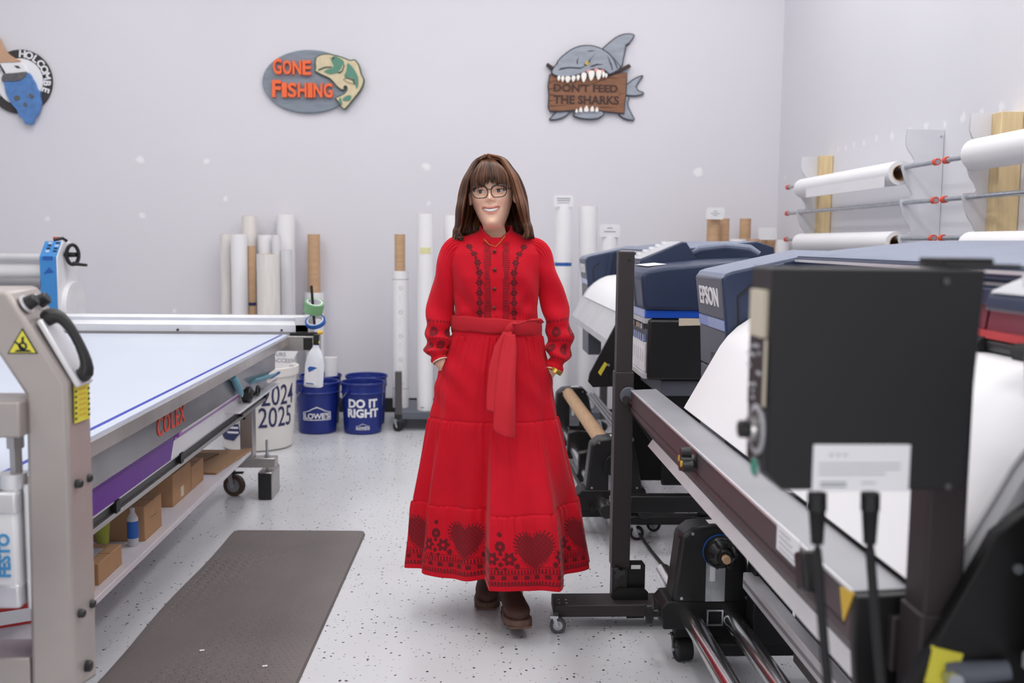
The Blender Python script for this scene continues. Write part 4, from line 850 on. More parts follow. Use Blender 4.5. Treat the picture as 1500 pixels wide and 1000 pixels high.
# ------------------------------------------------------------------ large format printers
def strip_rail(x0, x1, y0, y1, z0, z1): return G().box(x0, x1, y0, y1, z0, z1)
def takeup_bracket(par, y, xs=.75, zs=0, d=.11, face=-1, spool=True):
    """tapered black housing on twin rods; xs = x of spool axis"""
    pts = [(xs-.135,.2+zs),(xs-.11,.42+zs),(xs-.075,.447+zs),(xs-.01,.456+zs),(xs+.055,.449+zs),(xs+.085,.42+zs),(xs+.13,.2+zs)]
    h = link('takeup_housing', G().prism(pts, 'y', y, y+d), MATS['black_plastic'], par, bev=.012)
    link('housing_plate', G().box(xs-.03, xs+.03, y-.003, y+.002, .215+zs, .36+zs), MATS['zinc'], h)
    link('housing_label', G().box(xs-.018, xs-.002, y-.0045, y-.002, .28+zs, .335+zs), MATS['white_print'], h)
    link('top_label', G().box(xs-.02, xs+.03, y+.02, y+.06, .4555+zs, .4575+zs), MATS['white_print'], h)
    for (x, z) in ((xs-.075,.43),(xs+.05,.43),(xs-.105,.225),(xs+.1,.225)): link('screw', G().cyl((x, y, z+zs), (x, y-.004, z+zs), .005, 8), MATS['zinc'], h)
    b = link('base_block', G().prism([(xs-.16,.125+zs),(xs-.17,.19+zs),(xs-.15,.215+zs),(xs+.14,.215+zs),(xs+.15,.125+zs)], 'y', y-.005, y+d+.02), MATS['black_metal'], par, bev=.005)
    link('channel_clip', G().ring((xs, y-.012, .165+zs), (xs, y-.004, .165+zs), .036, .03, 4), MATS['zinc'], b)
    kx = xs-.17; kn = G().cyl((kx+.005, y+.03, .165+zs), (kx-.02, y+.03, .165+zs), .012, 12)
    for k in range(3): a = 2.1*k; kn.cyl((kx-.022, y+.03+.018*math.cos(a), .165+zs+.018*math.sin(a)), (kx-.04, y+.03+.018*math.cos(a), .165+zs+.018*math.sin(a)), .016, 12)
    kn.cyl((kx-.018, y+.03, .165+zs), (kx-.038, y+.03, .165+zs), .024, 14)
    link('clamp_knob', kn, MATS['black_plastic'], b)
    if spool:
        zz = .375+zs; T = lambda x_, r_: None
        fl = G(); prof = [(.050,0),(.052,-.012),(.046,-.03),(.044,-.03),(.032,-.055),(.024,-.06),(.022,-.075)]
        n = 28; rings = [[(xs+.01+r_*math.cos(2*math.pi*k/n), y+dy*face*-1*-1 if False else y+dy, zz+r_*math.sin(2*math.pi*k/n)) for k in range(n)] for (r_, dy) in prof]
        fl.loft(rings); sp_ = link('spool_flange', fl, MATS['black_plastic'], par)
        link('blue_ring', G().ring((xs+.01, y-.001, zz), (xs+.01, y-.007, zz), .0535, .045, 28), MATS['tape_blue'], sp_)
        link('spindle_tip', G().cyl((xs+.01, y-.07, zz), (xs+.01, y-.095, zz), .013, 8), MATS['kraft'], sp_, bev=.002)
        for k in range(6): a = 2*math.pi*k/6; link('grip_rib', G().obox((xs+.01+.038*math.cos(a), y-.043, zz+.038*math.sin(a)), Vector((math.cos(a),0,math.sin(a)))*.006, (0,.014,0), Vector((-math.sin(a),0,math.cos(a)))*.005), MATS['black_plastic'], sp_)
    return h
def printer(y0, dx, label, win, near):
    o = thing('large_format_printer', label, 'printer', (1.05+dx, y0-1.3, 0), 'large format printers'); T = lambda g: g.xf(lambda v: Vector((v.x+dx, y0-v.y, v.z)))
    Lk = lambda nm, g, m, par=o, **k: link(nm, T(g), MATS[m], par, **k)
    # rear body and lid
    Lk('body', G().box(1.0, 1.42, .06, 2.5, .78, 1.17), 'navy', bev=.02)
    lid = Lk('lid', G().prism([(.955,1.262),(.952,1.283),(.97,1.293),(1.34,1.334),(1.42,1.31),(1.44,1.17),(1.0,1.17),(.985,1.25)], 'y', .34, 1.98), 'navy', bev=.004)
    Lk('lid_top', G().prism([(.958,1.2885),(.972,1.296),(1.338,1.337),(1.37,1.327),(1.37,1.322),(1.338,1.331),(.972,1.29),(.962,1.284)], 'y', .345, 1.975), 'slate_blue', lid)
    Lk('lid_edge_strip', G().box(.949, .954, .35, 1.97, 1.272, 1.279), 'aluminium', lid)
    Lk('white_band', G().box(.972, .98, .36, 1.98, 1.245, 1.268), 'white_plastic', lid)
    cv = Lk('front_cover', G().prism([(.95,1.215),(.948,1.245),(.975,1.25),(.975,1.215)], 'y', .36, 1.98), 'navy', bev=.003)
    n = 6
    for i in range(n):
        a, b = .37+i*(1.6/n), .37+(i+1)*(1.6/n)-.01
        Lk('cover_window', G().prism([(.955,1.165),(.962,1.214),(.968,1.214),(.961,1.165)], 'y', a, b), win, cv)
    Lk('window_sill', G().prism([(.94,1.155),(.945,1.168),(.97,1.168),(.97,1.155)], 'y', .36, 1.98), 'red_box' if near else 'black_plastic', cv)
    Lk('roller_bar', G().cyl((.952,.36,1.143), (.952,1.98,1.143), .013, 14), 'black_plastic')
    for i in range(10): yy = .45+i*.16; Lk('pinch_roller', G().cyl((.945,yy,1.14), (.945,yy+.05,1.14), .018, 14), 'rubber')
    Lk('platen', G().prism([(.90,1.108),(.93,1.122),(1.0,1.124),(1.0,1.09),(.9,1.08)], 'y', .3, 1.98), 'grey_metal', bev=.003)
    # media and after-heater slope
    prof = [(1.0,1.127),(.91,1.129),(.86,1.122),(.82,1.104),(.785,1.08),(.757,1.052),(.735,1.022),(.634,.840)] if near else [(1.0,1.127),(.91,1.129),(.86,1.122),(.82,1.104),(.785,1.08),(.757,1.052),(.735,1.022),(.72,.995)]
    ins = [(x+.004, z-.004) for x, z in prof]
    Lk('media', G().prism(prof+ins[::-1], 'y', .35 if near else .46, 1.93), 'white_paper', smooth=25)
    hp = [(1.0,1.12),(.91,1.122),(.864,1.115),(.824,1.097),(.79,1.073),(.763,1.047),(.741,1.017),(.66,.872),(.66,.84),(.72,.80),(.92,1.0),(1.0,1.0)]
    Lk('after_heater', G().prism(hp, 'y', .335, 1.96), 'film_grey', smooth=25)
    for ya, yb in ((1.965,1.99),):
        sp_ = Lk('heater_side_plate', G().prism([(.80,1.06),(.74,.985),(.69,.945),(.575,.72),(.568,.68),(.59,.655),(.70,.66),(.80,.74),(.92,.80),(.95,1.0)], 'y', ya, yb), 'black_metal', bev=.002)
    for (x, z) in ((.72,.90),(.66,.76)): Lk('plate_screw', G().cyl((x,1.988,z), (x,1.994,z), .007, 10), 'zinc', sp_)
    hb_ = Lk('hub_plate', G().cyl((.70,1.99,.70), (.70,2.0,.70), .034, 20), 'black_plastic')
    for k in range(4): a = k*1.57+.5; Lk('hub_screw', G().cyl((.70+.014*math.cos(a),2.0,.70+.014*math.sin(a)), (.70+.014*math.cos(a),2.003,.70+.014*math.sin(a)), .005, 8), 'zinc', hb_)
    Lk('tape_flag', G().prism([(.625,.71),(.655,.765),(.642,.775),(.612,.725)] if not near else [(.602,.745),(.612,.795),(.652,.785),(.64,.74)], 'y', 1.985, 1.993), 'yellow_sticker')
    # far end cover with the maker's name
    ck = Lk('end_cover', G().prism([(.757,1.06),(.742,1.215),(.75,1.232),(.77,1.24),(1.05,1.302),(1.10,1.30),(1.12,1.09),(.90,1.10),(.85,1.086),(.812,1.045),(.79,1.0),(.78,.97),(.762,.97)], 'y', 0, .34), 'navy', bev=.006)
    Lk('front_panel', G().prism([(.7515,1.098),(.737,1.217),(.742,1.224),(.75,1.22),(.76,1.098)], 'y', .004, .325), 'slate_dark', ck, bev=.003)
    Lk('top_panel', G().prism([(.742,1.222),(.75,1.235),(.77,1.2425),(1.05,1.305),(1.06,1.30),(.775,1.236),(.76,1.22)], 'y', .006, .334), 'slate_blue', ck)
    Lk('blue_light', G().prism([(.754,1.064),(.751,1.095),(.762,1.095),(.762,1.064)], 'y', .006, .13), 'blue_strip', ck)
    Lk('pale_light', G().prism([(.754,1.064),(.751,1.095),(.762,1.095),(.762,1.064)], 'y', .13, .325), 'pale_blue', ck)
    Lk('lower_panel', G().prism([(.763,.935),(.768,.62),(.85,.62),(.85,.935)], 'y', .004, .325), 'slate_dark', ck, bev=.003)
    Lk('lower_panel', G().prism([(.756,1.06),(.762,.94),(.78,.94),(.80,1.0),(.79,1.06)], 'y', .004, .325), 'slate_dark', ck, bev=.003)
    Lk('latch_recess', G().prism([(.7575,.955),(.7565,.985),(.77,.985),(.77,.955)], 'y', .16, .26), 'black_plastic', ck)
    Lk('panel_seam', G().prism([(.79,1.06),(.785,1.17),(.825,1.205),(.831,1.20),(.791,1.165),(.796,1.06)], 'y', .338, .343), 'black_print', ck)
    Lk('side_rib', G().prism([(.86,1.085),(.89,1.262),(.92,1.268),(.885,1.08)], 'y', .338, .352), 'navy', ck, bev=.003)
    t = place(text_g('EPSON', .078, .0012, .0012, spacing=1.02), (.7428, -.165, 1.158), (0,-1,0), (-.12,0,1)).xf(lambda v: Vector((v.x, -v.y, v.z)))
    Lk('lettering', t, 'white_print', ck, smooth=0)
    # ink module at the other end
    im = Lk('ink_cover', G().prism([(.715,1.055),(.70,1.19),(.72,1.214),(.80,1.228),(1.05,1.252),(1.30,1.262),(1.33,1.05)], 'y', 1.995, 2.58), 'navy', bev=.035, seg=4)
    Lk('cover_front', G().prism([(.708,1.062),(.6965,1.186),(.71,1.2),(.73,1.062)], 'y', 2.03, 2.40), 'slate_dark', im, bev=.004)
    Lk('cover_notch', G().box(.703, .72, 2.12, 2.19, 1.07, 1.10), 'black_print', im)
    for k in range(4): Lk('cover_mark', G().box(.7005-.0012*k, .7035-.0012*k, 2.345+.004*(k % 2), 2.362, 1.082+.012*k, 1.089+.012*k), 'white_print', im)
    Lk('top_label', G().prism([(.76,1.226),(.84,1.2345),(.84,1.236),(.76,1.2275)], 'y', 2.1, 2.38), 'white_print', im)
    Lk('light_strip', G().box(.722, .74, 2.01, 2.55, 1.02, 1.056), 'pale_blue', bev=.004)
    Lk('light_strip', G().box(.724, 1.32, 2.3, 2.563, 1.02, 1.056), 'blue_strip', bev=.006)
    ib = Lk('ink_cabinet', G().box(.735, 1.30, 2.0, 2.57, .77, 1.018), 'black_plastic', bev=.012)
    Lk('cabinet_top_lip', G().box(.722, .75, 2.01, 2.56, 1.0, 1.02), 'light_grey', ib)
    cols = ['red_cap','grey_print','teal','tan_label','light_grey','black_print','kraft','grey_print','light_grey','black_print']
    for i in range(10):
        yy = 2.03+i*.052
        c_ = Lk('ink_cartridge', G().box(.7265, .745, yy, yy+.044, .80, .92), 'white_plastic', ib, bev=.002)
        Lk('cartridge_label', G().box(.7245, .7275, yy+.008, yy+.036, .972, .992), cols[i], c_)
        Lk('cartridge_grip', G().box(.7235, .74, yy+.010, yy+.030, .922, .952), 'pale_blue' if i % 2 else 'zinc', c_)
        Lk('cartridge_mark', G().box(.7255, .727, yy+.012, yy+.022, .84, .89), 'red_cap' if i in (2,4) else 'light_grey', c_)
    Lk('cabinet_sill', G().prism([(.722,.775),(.722,.795),(.75,.80),(.75,.775)], 'y', 2.01, 2.56), 'aluminium', ib)
    Lk('masking_tape', G().prism([(.86,.992),(.86,1.022),(1.01,1.022),(1.015,.996)], 'y', 2.566, 2.572), 'tan_label', ib)
    Lk('cabinet_screw', G().cyl((1.18,2.566,.79), (1.18,2.574,.79), .005, 8), 'zinc', ib)
    # tilted control panel
    cp = Lk('control_panel', G().prism([(.78,1.225),(.785,1.25),(.97,1.33),(.99,1.33),(1.05,1.24)], 'y', 1.75, 2.08), 'navy', bev=.006)
    Lk('panel_face', G().prism([(.785,1.252),(.79,1.256),(.966,1.332),(.97,1.328)], 'y', 1.76, 2.07), 'light_grey', cp)
    for i in range(5): x = .81+i*.03; zz = 1.2635+(x-.80)*.433; Lk('panel_button', G().box(x, x+.018, 1.80, 1.83, zz, zz+.012), 'white_print', cp)
    Lk('media_lever', G().tube([(1.02,2.02,1.27),(1.06,2.06,1.30),(1.16,2.12,1.315),(1.26,2.15,1.305),(1.3,2.16,1.28)], [.012,.016,.016,.016,.012], 10), 'slate_blue')
    # stand
    for yy in (.32, 2.22):
        Lk('stand_post', G().box(1.04, 1.14, yy-.04, yy+.04, .12, .79), 'black_metal', bev=.006)
        Lk('stand_foot', G().box(.72, 1.44, yy-.03, yy+.03, .075, .115), 'black_metal', bev=.005)
    Lk('stand_beam', G().box(.68, 1.44, 2.44, 2.5, .20, .27), 'black_metal', bev=.004)
    Lk('stand_brace', G().box(1.05, 1.12, .36, 2.2, .5, .6), 'black_metal', bev=.004)
    Lk('back_panel', G().box(.86, 1.32, 2.28, 2.31, .27, .775), 'black_metal', bev=.004)
    Lk('stand_panel', G().box(.72, 1.3, 1.9, 1.93, .2, .77), 'black_metal', bev=.003)
    Lk('drip_tray', G().box(.80, 1.05, 2.05, 2.54, .70, .765), 'slate_dark', bev=.006)
    for (x, yy) in ((.77,.32),(1.39,.32),(.77,2.22),(1.39,2.22)): caster(o, x+dx, y0-yy, .032, .073, 'rubber', 'zinc', .024, 1.35, 'light_grey')
    return o
np_ = printer(3.235, .004, 'navy printer with raised white lettering, white media sloping behind the heater beam', 'maroon_window', True)
fp_ = printer(6.55, -.01, 'navy printer with exposed ink cartridges, standing nearer the back wall', 'light_grey', False)  # light grey cover windows: glare put into their colour
# take-up reels
tk = thing('takeup_reel', 'black take-up reel on twin chrome rods beside the heater beam', 'take-up reel', (.75, 2.2, 0), 'take-up reels')
takeup_bracket(tk, 2.98, .772); takeup_bracket(tk, 1.22, .772)
for (x, ya, yb) in ((.698, 3.42, .95), (.828, 3.1, .95)):
    link('chrome_rod', G().ring((x, ya, .160), (x, yb, .160), .030, .025, 28), MATS['chrome'], tk)
link('support_foot', G().box(.66, .9, 3.03, 3.07, .075, .122), MATS['black_metal'], tk, bev=.004)
link('support_foot', G().box(.66, .9, 1.27, 1.31, .075, .122), MATS['black_metal'], tk, bev=.004)
for (x, y) in ((.69, 3.04), (.87, 3.12), (.69, 1.3), (.87, 1.3)): caster(tk, x, y, .036, .077, 'rubber', 'black_plastic', .05, .15, 'black_plastic')
link('front_rail', G().box(.835, .875, .95, 2.9, .285, .335), MATS['aluminium'], tk, bev=.004)
link('front_rail_slot', G().box(.834, .8355, .96, 2.89, .303, .315), MATS['grey_metal'], tk)
link('rail_bracket', G().box(.86, .98, 2.86, 2.94, .12, .42), MATS['black_metal'], tk, bev=.004)
link('belt_cover', G().box(.93, .955, 1.0, 2.7, .14, .30), MATS['graphite'], tk, bev=.003)
tf = thing('takeup_reel', 'black take-up reel carrying a brown core tube, near the woman', 'take-up reel', (.66, 5.3, 0), 'take-up reels')
takeup_bracket(tf, 4.38, .665, .0, spool=False); takeup_bracket(tf, 6.12, .665, -.03, spool=False)
link('motor_dial', G().cyl((.66, 4.38, .33), (.66, 4.36, .33), .05, 24), MATS['black_metal'], tf, bev=.004)
p0_, p1_ = Vector((.628, 6.14, .385)), Vector((.628, 4.47, .405))
link('core_tube', G().ring(p0_, p1_, .036, .030, 28), MATS['kraft'], tf)
for x in (.605, .77):
    link('chrome_rod', G().ring((x, 6.4, .165), (x, 4.2, .165), .030, .024, 24), MATS['chrome'], tf)
for y in (4.95, 5.5): link('rod_clamp', G().prism([(.56,.11),(.565,.26),(.60,.27),(.80,.25),(.82,.11)], 'y', y, y+.05), MATS['black_plastic'], tf, bev=.006)
for x in (.605, .77): link('rod_cap', G().cyl((x, 4.205, .165), (x, 4.19, .165), .031, 20), MATS['black_plastic'], tf, bev=.002)
link('lower_tube', G().cyl((.535, 6.3, .13), (.56, 4.3, .14), .010, 12), MATS['black_metal'], tf)
for i in range(3): link('tension_bar', G().cyl((.72+.02*i, 5.9, .42), (.72+.02*i, 4.5, .42), .008, 10), MATS['grey_metal'], tf)
link('support_foot', G().box(.40, .95, 4.43, 4.49, .075, .118), MATS['black_metal'], tf, bev=.004)
link('support_foot', G().box(.40, .95, 6.17, 6.23, .045, .09), MATS['black_metal'], tf, bev=.004)
for (x, y, h) in ((.45, 4.46, .073), (.86, 4.46, .073), (.45, 6.2, .05), (.86, 6.2, .05)): caster(tf, x, y, h*.45, h, 'rubber', 'black_plastic', .02, 1.2, 'zinc')
cb = [at(930, 768, Y=4.3), at(965, 780, Y=4.2), at(1000, 792, Y=3.9)]
tag(link('power_cable', G().tube([(.76,4.42,.05),(.78,4.25,.012),(.80,4.0,.008),(.83,3.7,.008),(.85,3.4,.012),(.83,3.2,.10),(.80,3.1,.25)], .008, 8), MATS['rubber'], sub=1), 'black power cable crossing the floor between the two take-up reels', 'cable')

# ------------------------------------------------------------------ external dryer stand
ds = thing('dryer_stand', 'brown-black dryer stand with long sloping heater beam on two posts', 'dryer stand', (.56, 2.35, 0))
fa0, fa1 = at(907, 368, Y=3.35), at(929.5, 368, Y=3.35); fb0, fb1 = at(895.5, 915, Y=3.35), at(919, 915, Y=3.35)
xl, xr = (fa0.x+fb0.x)/2, (fa1.x+fb1.x)/2
link('post', G().box(xl, xr, 3.35, 3.41, .085, fa0.z), MATS['brown_black'], ds, bev=.004)
zs_ = at(902, 545, Y=3.35).z
link('post_sleeve', G().box(xl-.004, xr+.005, 3.345, 3.415, .2, zs_), MATS['brown_black'], ds, bev=.003)
link('post_bolt', G().cyl(((xl+xr)/2+.008, 3.351, fa0.z-.03), ((xl+xr)/2+.008, 3.347, fa0.z-.03), .004, 8), MATS['black_metal'], ds)
b0_ = at(811, 905, Y=3.3)
ft = link('base_foot', G().box(b0_.x, .92, 3.29, 3.41, .045, .088), MATS['brown_black'], ds, bev=.004)
for (dx_, dy_) in ((.02,.02),(.045,.02),(.02,.05),(.045,.05)): link('foot_bolt', G().cyl((b0_.x+dx_, 3.29+dy_, .088), (b0_.x+dx_, 3.29+dy_, .0905), .004, 8), MATS['zinc'], ft)
caster(ds, b0_.x+.012, 3.27, .027, .06, 'graphite', 'zinc', .022, 1.45, 'light_grey'); caster(ds, .88, 3.35, .022, .046, 'rubber', 'zinc', .02, 1.3, 'light_grey')
mzt, mzb = at(930, 820, Y=3.36).z, at(930, 897, Y=3.36).z
bp_ = link('bracket_plate', G().prism([(xr, mzb-.02), (xr, mzt-.002), (xr+.05, mzt-.002), (xr+.062, mzt-.018), (xr+.062, mzb-.02)], 'y', 3.36, 3.366), MATS['black_metal'], ds)
link('slot', G().box(xr+.012, xr+.045, 3.3585, 3.3605, mzt-.032, mzt-.018), MATS['white_plastic'], bp_, bev=.003)
link('hole', G().cyl((xr+.04, 3.3605, mzb+.0), (xr+.04, 3.3585, mzb+.0), .006, 10), MATS['white_plastic'], bp_)
link('base_bracket', G().prism([(xl+.004,.088),(xl+.004,.115),(xl+.02,.13),(xr+.055,.13),(xr+.07,.115),(xr+.07,.088)], 'y', 3.338, 3.344), MATS['black_metal'], ds)
def wing_knob(c, d, r, par, m='black_plastic', lobes=3, nm='clamp_knob'):
    c, d = Vector(c), Vector(d).normalized(); a = d.orthogonal().normalized(); b = d.cross(a)
    g = G().cyl(c, c+d*r*1.1, r*.5, 14)
    for k in range(lobes): t = 2*math.pi*k/lobes+.4; e = (a*math.cos(t)+b*math.sin(t))*r*.62; g.cyl(c+d*r*.35+e, c+d*r*1.05+e, r*.45, 12, r*.38)
    return link(nm, g, MATS[m], par)
k_ = at(908, 838, Y=3.33); wing_knob((k_.x, 3.345, k_.z), (-.2,-1,0), .022, ds)
# beam
by0, by1 = 1.37, 3.335
bp = [(.555,.822),(.64,.826),(.642,.70),(.632,.655),(.553,.752)]
mat('beam_top', (158,158,163), .4, .35); mat('beam_face', (80,68,71), .55, .0, var=.05, vscale=2)
bm_ = link('heater_beam', G().prism(bp, 'y', by0, by1), MATS['beam_face'], ds, bev=.003)
link('beam_top', G().prism([(.5555,.8225),(.6395,.8265),(.6395,.829),(.5555,.825)], 'y', by0+.002, by1-.002), MATS['beam_top'], bm_)
link('beam_edge', G().box(.553, .557, by0, by1, .821, .8265), MATS['aluminium'], bm_)
link('seam_line', G().box(.5524, .5545, by0+.02, by1-.05, .768, .7705), MATS['black_print'], bm_)
link('white_edge', G().prism([(.624,.668),(.64,.66),(.645,.645),(.606,.642)], 'y', by0-.03, by1-.05), MATS['white_plastic'], ds, bev=.002)
link('beam_end_plate', G().prism([(.552,.75),(.553,.824),(.64,.828),(.65,.70),(.62,.60),(.585,.58),(.56,.66)], 'y', by0-.022, by0-.004), MATS['black_metal'], ds, bev=.003)
link('beam_end_plate', G().prism([(.552,.75),(.553,.824),(.64,.828),(.65,.70),(.63,.64)], 'y', by1+.001, by1+.008), MATS['black_metal'], ds, bev=.003)
dcs = at(917, 580, Y=3.33); dk_ = link('hinge_disc', G().cyl((dcs.x+.01, 3.343, dcs.z), (dcs.x+.01, 3.333, dcs.z), .03, 28), MATS['slate_dark'], ds, bev=.003)
link('hinge_nut', G().cyl((dcs.x, 3.333, dcs.z-.012), (dcs.x, 3.322, dcs.z-.012), .014, 6), MATS['brown_black'], dk_)
l0 = Vector((dcs.x+.012, 3.325, dcs.z-.022)); link('lock_lever', G().tube([l0, l0+Vector((.02,-.03,-.008)), l0+Vector((.05,-.05,-.014))], [.01,.012,.012], 10), MATS['black_plastic'], dk_)
link('lever_tip', G().cyl(l0+Vector((.02,-.03,-.008)), l0+Vector((.035,-.04,-.011)), .0125, 12), MATS['zinc'], dk_)
kk = at(1018, 676, X=.552); kb = wing_knob((.553, kk.y, kk.z), (-1,0,0), .034, ds, 'black_plastic', 3)
for (dy, dz) in ((.012,.006),(-.012,-.002)): link('yellow_dot', G().cyl((.520, kk.y+dy, kk.z+dz), (.5145, kk.y+dy, kk.z+dz), .008, 14), MATS['yellow_dark'], kb)
lb = at(1154, 800, X=.552); lo_ = link('rating_label', G().prism([(lb.y-.06,lb.z-.022),(lb.y+.06,lb.z-.022),(lb.y+.06,lb.z+.026),(lb.y-.06,lb.z+.026)], 'x', .5512, .5535), MATS['white_print'], bm_)
for i in range(4): link('text_line', G().box(.5505, .5514, lb.y-.045+.01*i, lb.y+.045, lb.z-.016+.01*i, lb.z-.013+.01*i), MATS['light_grey'], lo_)
cl = at(1180, 826, X=.54); cg = G(); cg.obox((.545, cl.y, cl.z-.012), (.016,0,0), (0,.012,.03), (0,.02,-.008)); link('beam_clamp', cg, MATS['black_plastic'], ds, bev=.006)
tr_ = at(1238, 884, X=.5515); link('warning_triangle', G().prism([(tr_.y+.022,tr_.z+.018),(tr_.y-.03,tr_.z+.026),(tr_.y+.004,tr_.z-.028)], 'x', .5508, .5535), MATS['yellow_dark'], bm_)
ts = at(1262, 955, X=.625); link('yellow_tape', G().box(.614, .6185, ts.y-.06, ts.y+.1, .64, .652), MATS['yellow_sticker'], ds)
# near post
NY = 1.27
n0, n1 = at(1355, 850, Y=NY), at(1412, 850, Y=NY)
link('post', G().box(n0.x, n1.x, NY, NY+.06, .09, at(1400, 400, Y=NY).z), MATS['brown_black'], ds, bev=.004)
link('post_sleeve', G().box(n0.x-.004, n1.x+.004, NY-.004, NY+.064, .2, at(1380, 900, Y=NY).z), MATS['brown_black'], ds, bev=.003)
link('base_foot', G().box(.30, .95, NY-.03, NY+.09, .045, .088), MATS['brown_black'], ds, bev=.004)
for x in (.33, .90): caster(ds, x, NY+.03, .022, .046, 'rubber', 'zinc', .02, 1.4, 'light_grey')
link('beam_bracket', G().box(.60, n0.x+.01, NY+.064, by0-.0, .72, .80), MATS['brown_black'], ds, bev=.003)
lv = at(1385, 985, Y=NY-.02); link('lock_lever', G().tube([lv, lv+Vector((.03,-.01,.004)), lv+Vector((.075,-.02,.012))], [.02,.016,.013], 12), MATS['slate_dark'], ds)
link('lever_nut', G().cyl(lv+Vector((0,-.012,0)), lv+Vector((0,-.03,0)), .011, 8), MATS['zinc'], ds)
# --- control box
q0, q1 = at(1133, 392, Y=1.15), at(1443, 718, Y=1.15); xa, xb_, zt2, zb2 = q0.x, at(1436, 560, Y=1.15).x, q0.z, q1.z
cbx = thing('control_box', 'black control box with white rating label, knob and green button on the post', 'control box', ((xa+xb_)/2, 1.2, zb2))
mat('box_black', (26,25,28), .5, .15, bump=.04, bscale=600)
link('case', G().prism([(xa, zb2+.022), (xa, zt2), (xb_, zt2), (xb_-.012, zb2), (xa+.02, zb2)], 'y', 1.15, 1.238), MATS['box_black'], cbx, bev=.003)
la, lb2 = at(1192, 651, Y=1.149), at(1331, 719, Y=1.149)
rl_ = link('rating_label', G().box(la.x, lb2.x, 1.1485, 1.1505, lb2.z, la.z), MATS['white_print'], cbx, bev=.002)
link('lettering', place(text_g('Drying unit', .012, .0002, .0001, 'LEFT').xf(lambda v: v) if False else text_g('- - -', .014, .0002, .0003), (la.x+.03, 1.1482, la.z-.011), (1,0,0), (0,0,1)), MATS['grey_print'], rl_, smooth=0)
for (z_, w0, w1, m) in ((.022,.06,.9,'light_grey'),(.028,.06,.9,'light_grey'),(.034,.06,.75,'light_grey'),(.045,.08,.35,'grey_print'),(.045,.5,.65,'light_grey'),(.049,.08,.35,'grey_print')):
    link('text_line', G().box(la.x+(lb2.x-la.x)*w0, la.x+(lb2.x-la.x)*w1, 1.1481, 1.1487, la.z-z_-.0022, la.z-z_), MATS[m], rl_)
xs_ = xa-.001; side = lambda px, py: at(px, py, X=xa)
def side_plate(nm, z0, z1, y0, y1, m, d=.002): return link(nm, G().box(xa-d, xa+.001, y0, y1, z0, z1), MATS[m], cbx, bev=.0008)
zz = lambda py: at(1115, py, Y=1.19).z
side_plate('breaker_switch', zz(492), zz(424), 1.165, 1.215, 'tan_label', .008)
sw = side_plate('info_panel', zz(598), zz(494), 1.168, 1.232, 'brown_black', .002)
link('panel_stripe', G().box(xa-.003, xa-.0015, 1.158, 1.166, zz(590), zz(494)), MATS['tan_label'], sw)
rnd = random.Random(5)
for i in range(12):
    y_, z_ = rnd.uniform(1.175,1.222), rnd.uniform(zz(588), zz(502)); link('panel_text', G().box(xa-.0034, xa-.0018, y_, y_+rnd.uniform(.006,.018), z_, z_+.004), MATS['light_grey'], sw)
kc = Vector((xa, 1.19, zz(628))); kr = link('dial_plate', G().cyl(kc, kc+Vector((-.003,0,0)), .031, 32), MATS['light_grey'], cbx)
link('dial_ring', G().ring(kc+Vector((-.003,0,0)), kc+Vector((-.0045,0,0)), .024, .017, 28), MATS['graphite'], kr)
link('dial_base', G().cyl(kc, kc+Vector((-.012,0,0)), .016, 24), MATS['chrome'], kr)
link('dial_knob', G().cyl(kc+Vector((-.012,0,0)), kc+Vector((-.024,0,0)), .011, 20), MATS['black_plastic'], kr, bev=.002)
gb = Vector((xa, 1.19, zz(683))); gr = link('button_bezel', G().ring(gb, gb+Vector((-.003,0,0)), .0125, .0105, 24), MATS['zinc'], cbx)
link('green_button', G().cyl(gb, gb+Vector((-.005,0,0)), .0105, 24), MATS['green_button'], gr, bev=.0015)
link('mount_plate', G().box(at(1372, 390, Y=1.2).x, at(1478, 390, Y=1.2).x, 1.17, 1.25, zt2+.0005, zt2+.006), MATS['box_black'], cbx, bev=.002)
link('mount_block', G().box(at(1372, 390, Y=1.2).x, at(1444, 390, Y=1.2).x, 1.18, 1.25, zt2+.006, zt2+.013), MATS['box_black'], cbx, bev=.002)
for (x, y) in ((1386, 412), (1388, 712)): p = at(x, y, Y=1.149); link('case_screw', G().cyl(p, p+Vector((0,-.002,0)), .004, 10), MATS['graphite'], cbx)
for i, (x, pts) in enumerate(((1197, [(1197,722),(1197,790),(1200,860),(1206,930),(1212,1000),(1222,1080)]), (1275, [(1275,722),(1274,790),(1276,830),(1282,900),(1290,1000),(1300,1080)]))):
    w3 = [at(px, py, Y=1.19) for px, py in pts]
    o = thing('control_cable', ('black cable leaving the box gland beside the dial', 'black cable leaving the second gland, nearer the post')[i], 'cable', tuple(w3[-1]), 'cables under the control box')
    link('cable', G().tube(w3[1:]+[Vector((w3[-1].x+.03, 1.24, .35)), Vector((w3[-1].x+.05, 1.16, .10)), Vector((w3[-1].x+.05, 1.05, .012)), Vector((w3[-1].x+.1, .8, .010))], .0065, 10), MATS['rubber'], o, sub=1)
    gl_ = link('cable_gland', G().cyl(w3[0], w3[0].lerp(w3[1], .35), .0125, 8), MATS['black_plastic'], o)
    g = G(); d_ = (w3[1]-w3[0])
    for k in range(9): g.cyl(w3[0]+d_*(.35+.085*k), w3[0]+d_*(.35+.085*k+.05), .0105-.0003*k, 12)
    g.cyl(w3[0]+d_*.3, w3[1], .0075, 10); link('strain_relief', g, MATS['rubber'], o)
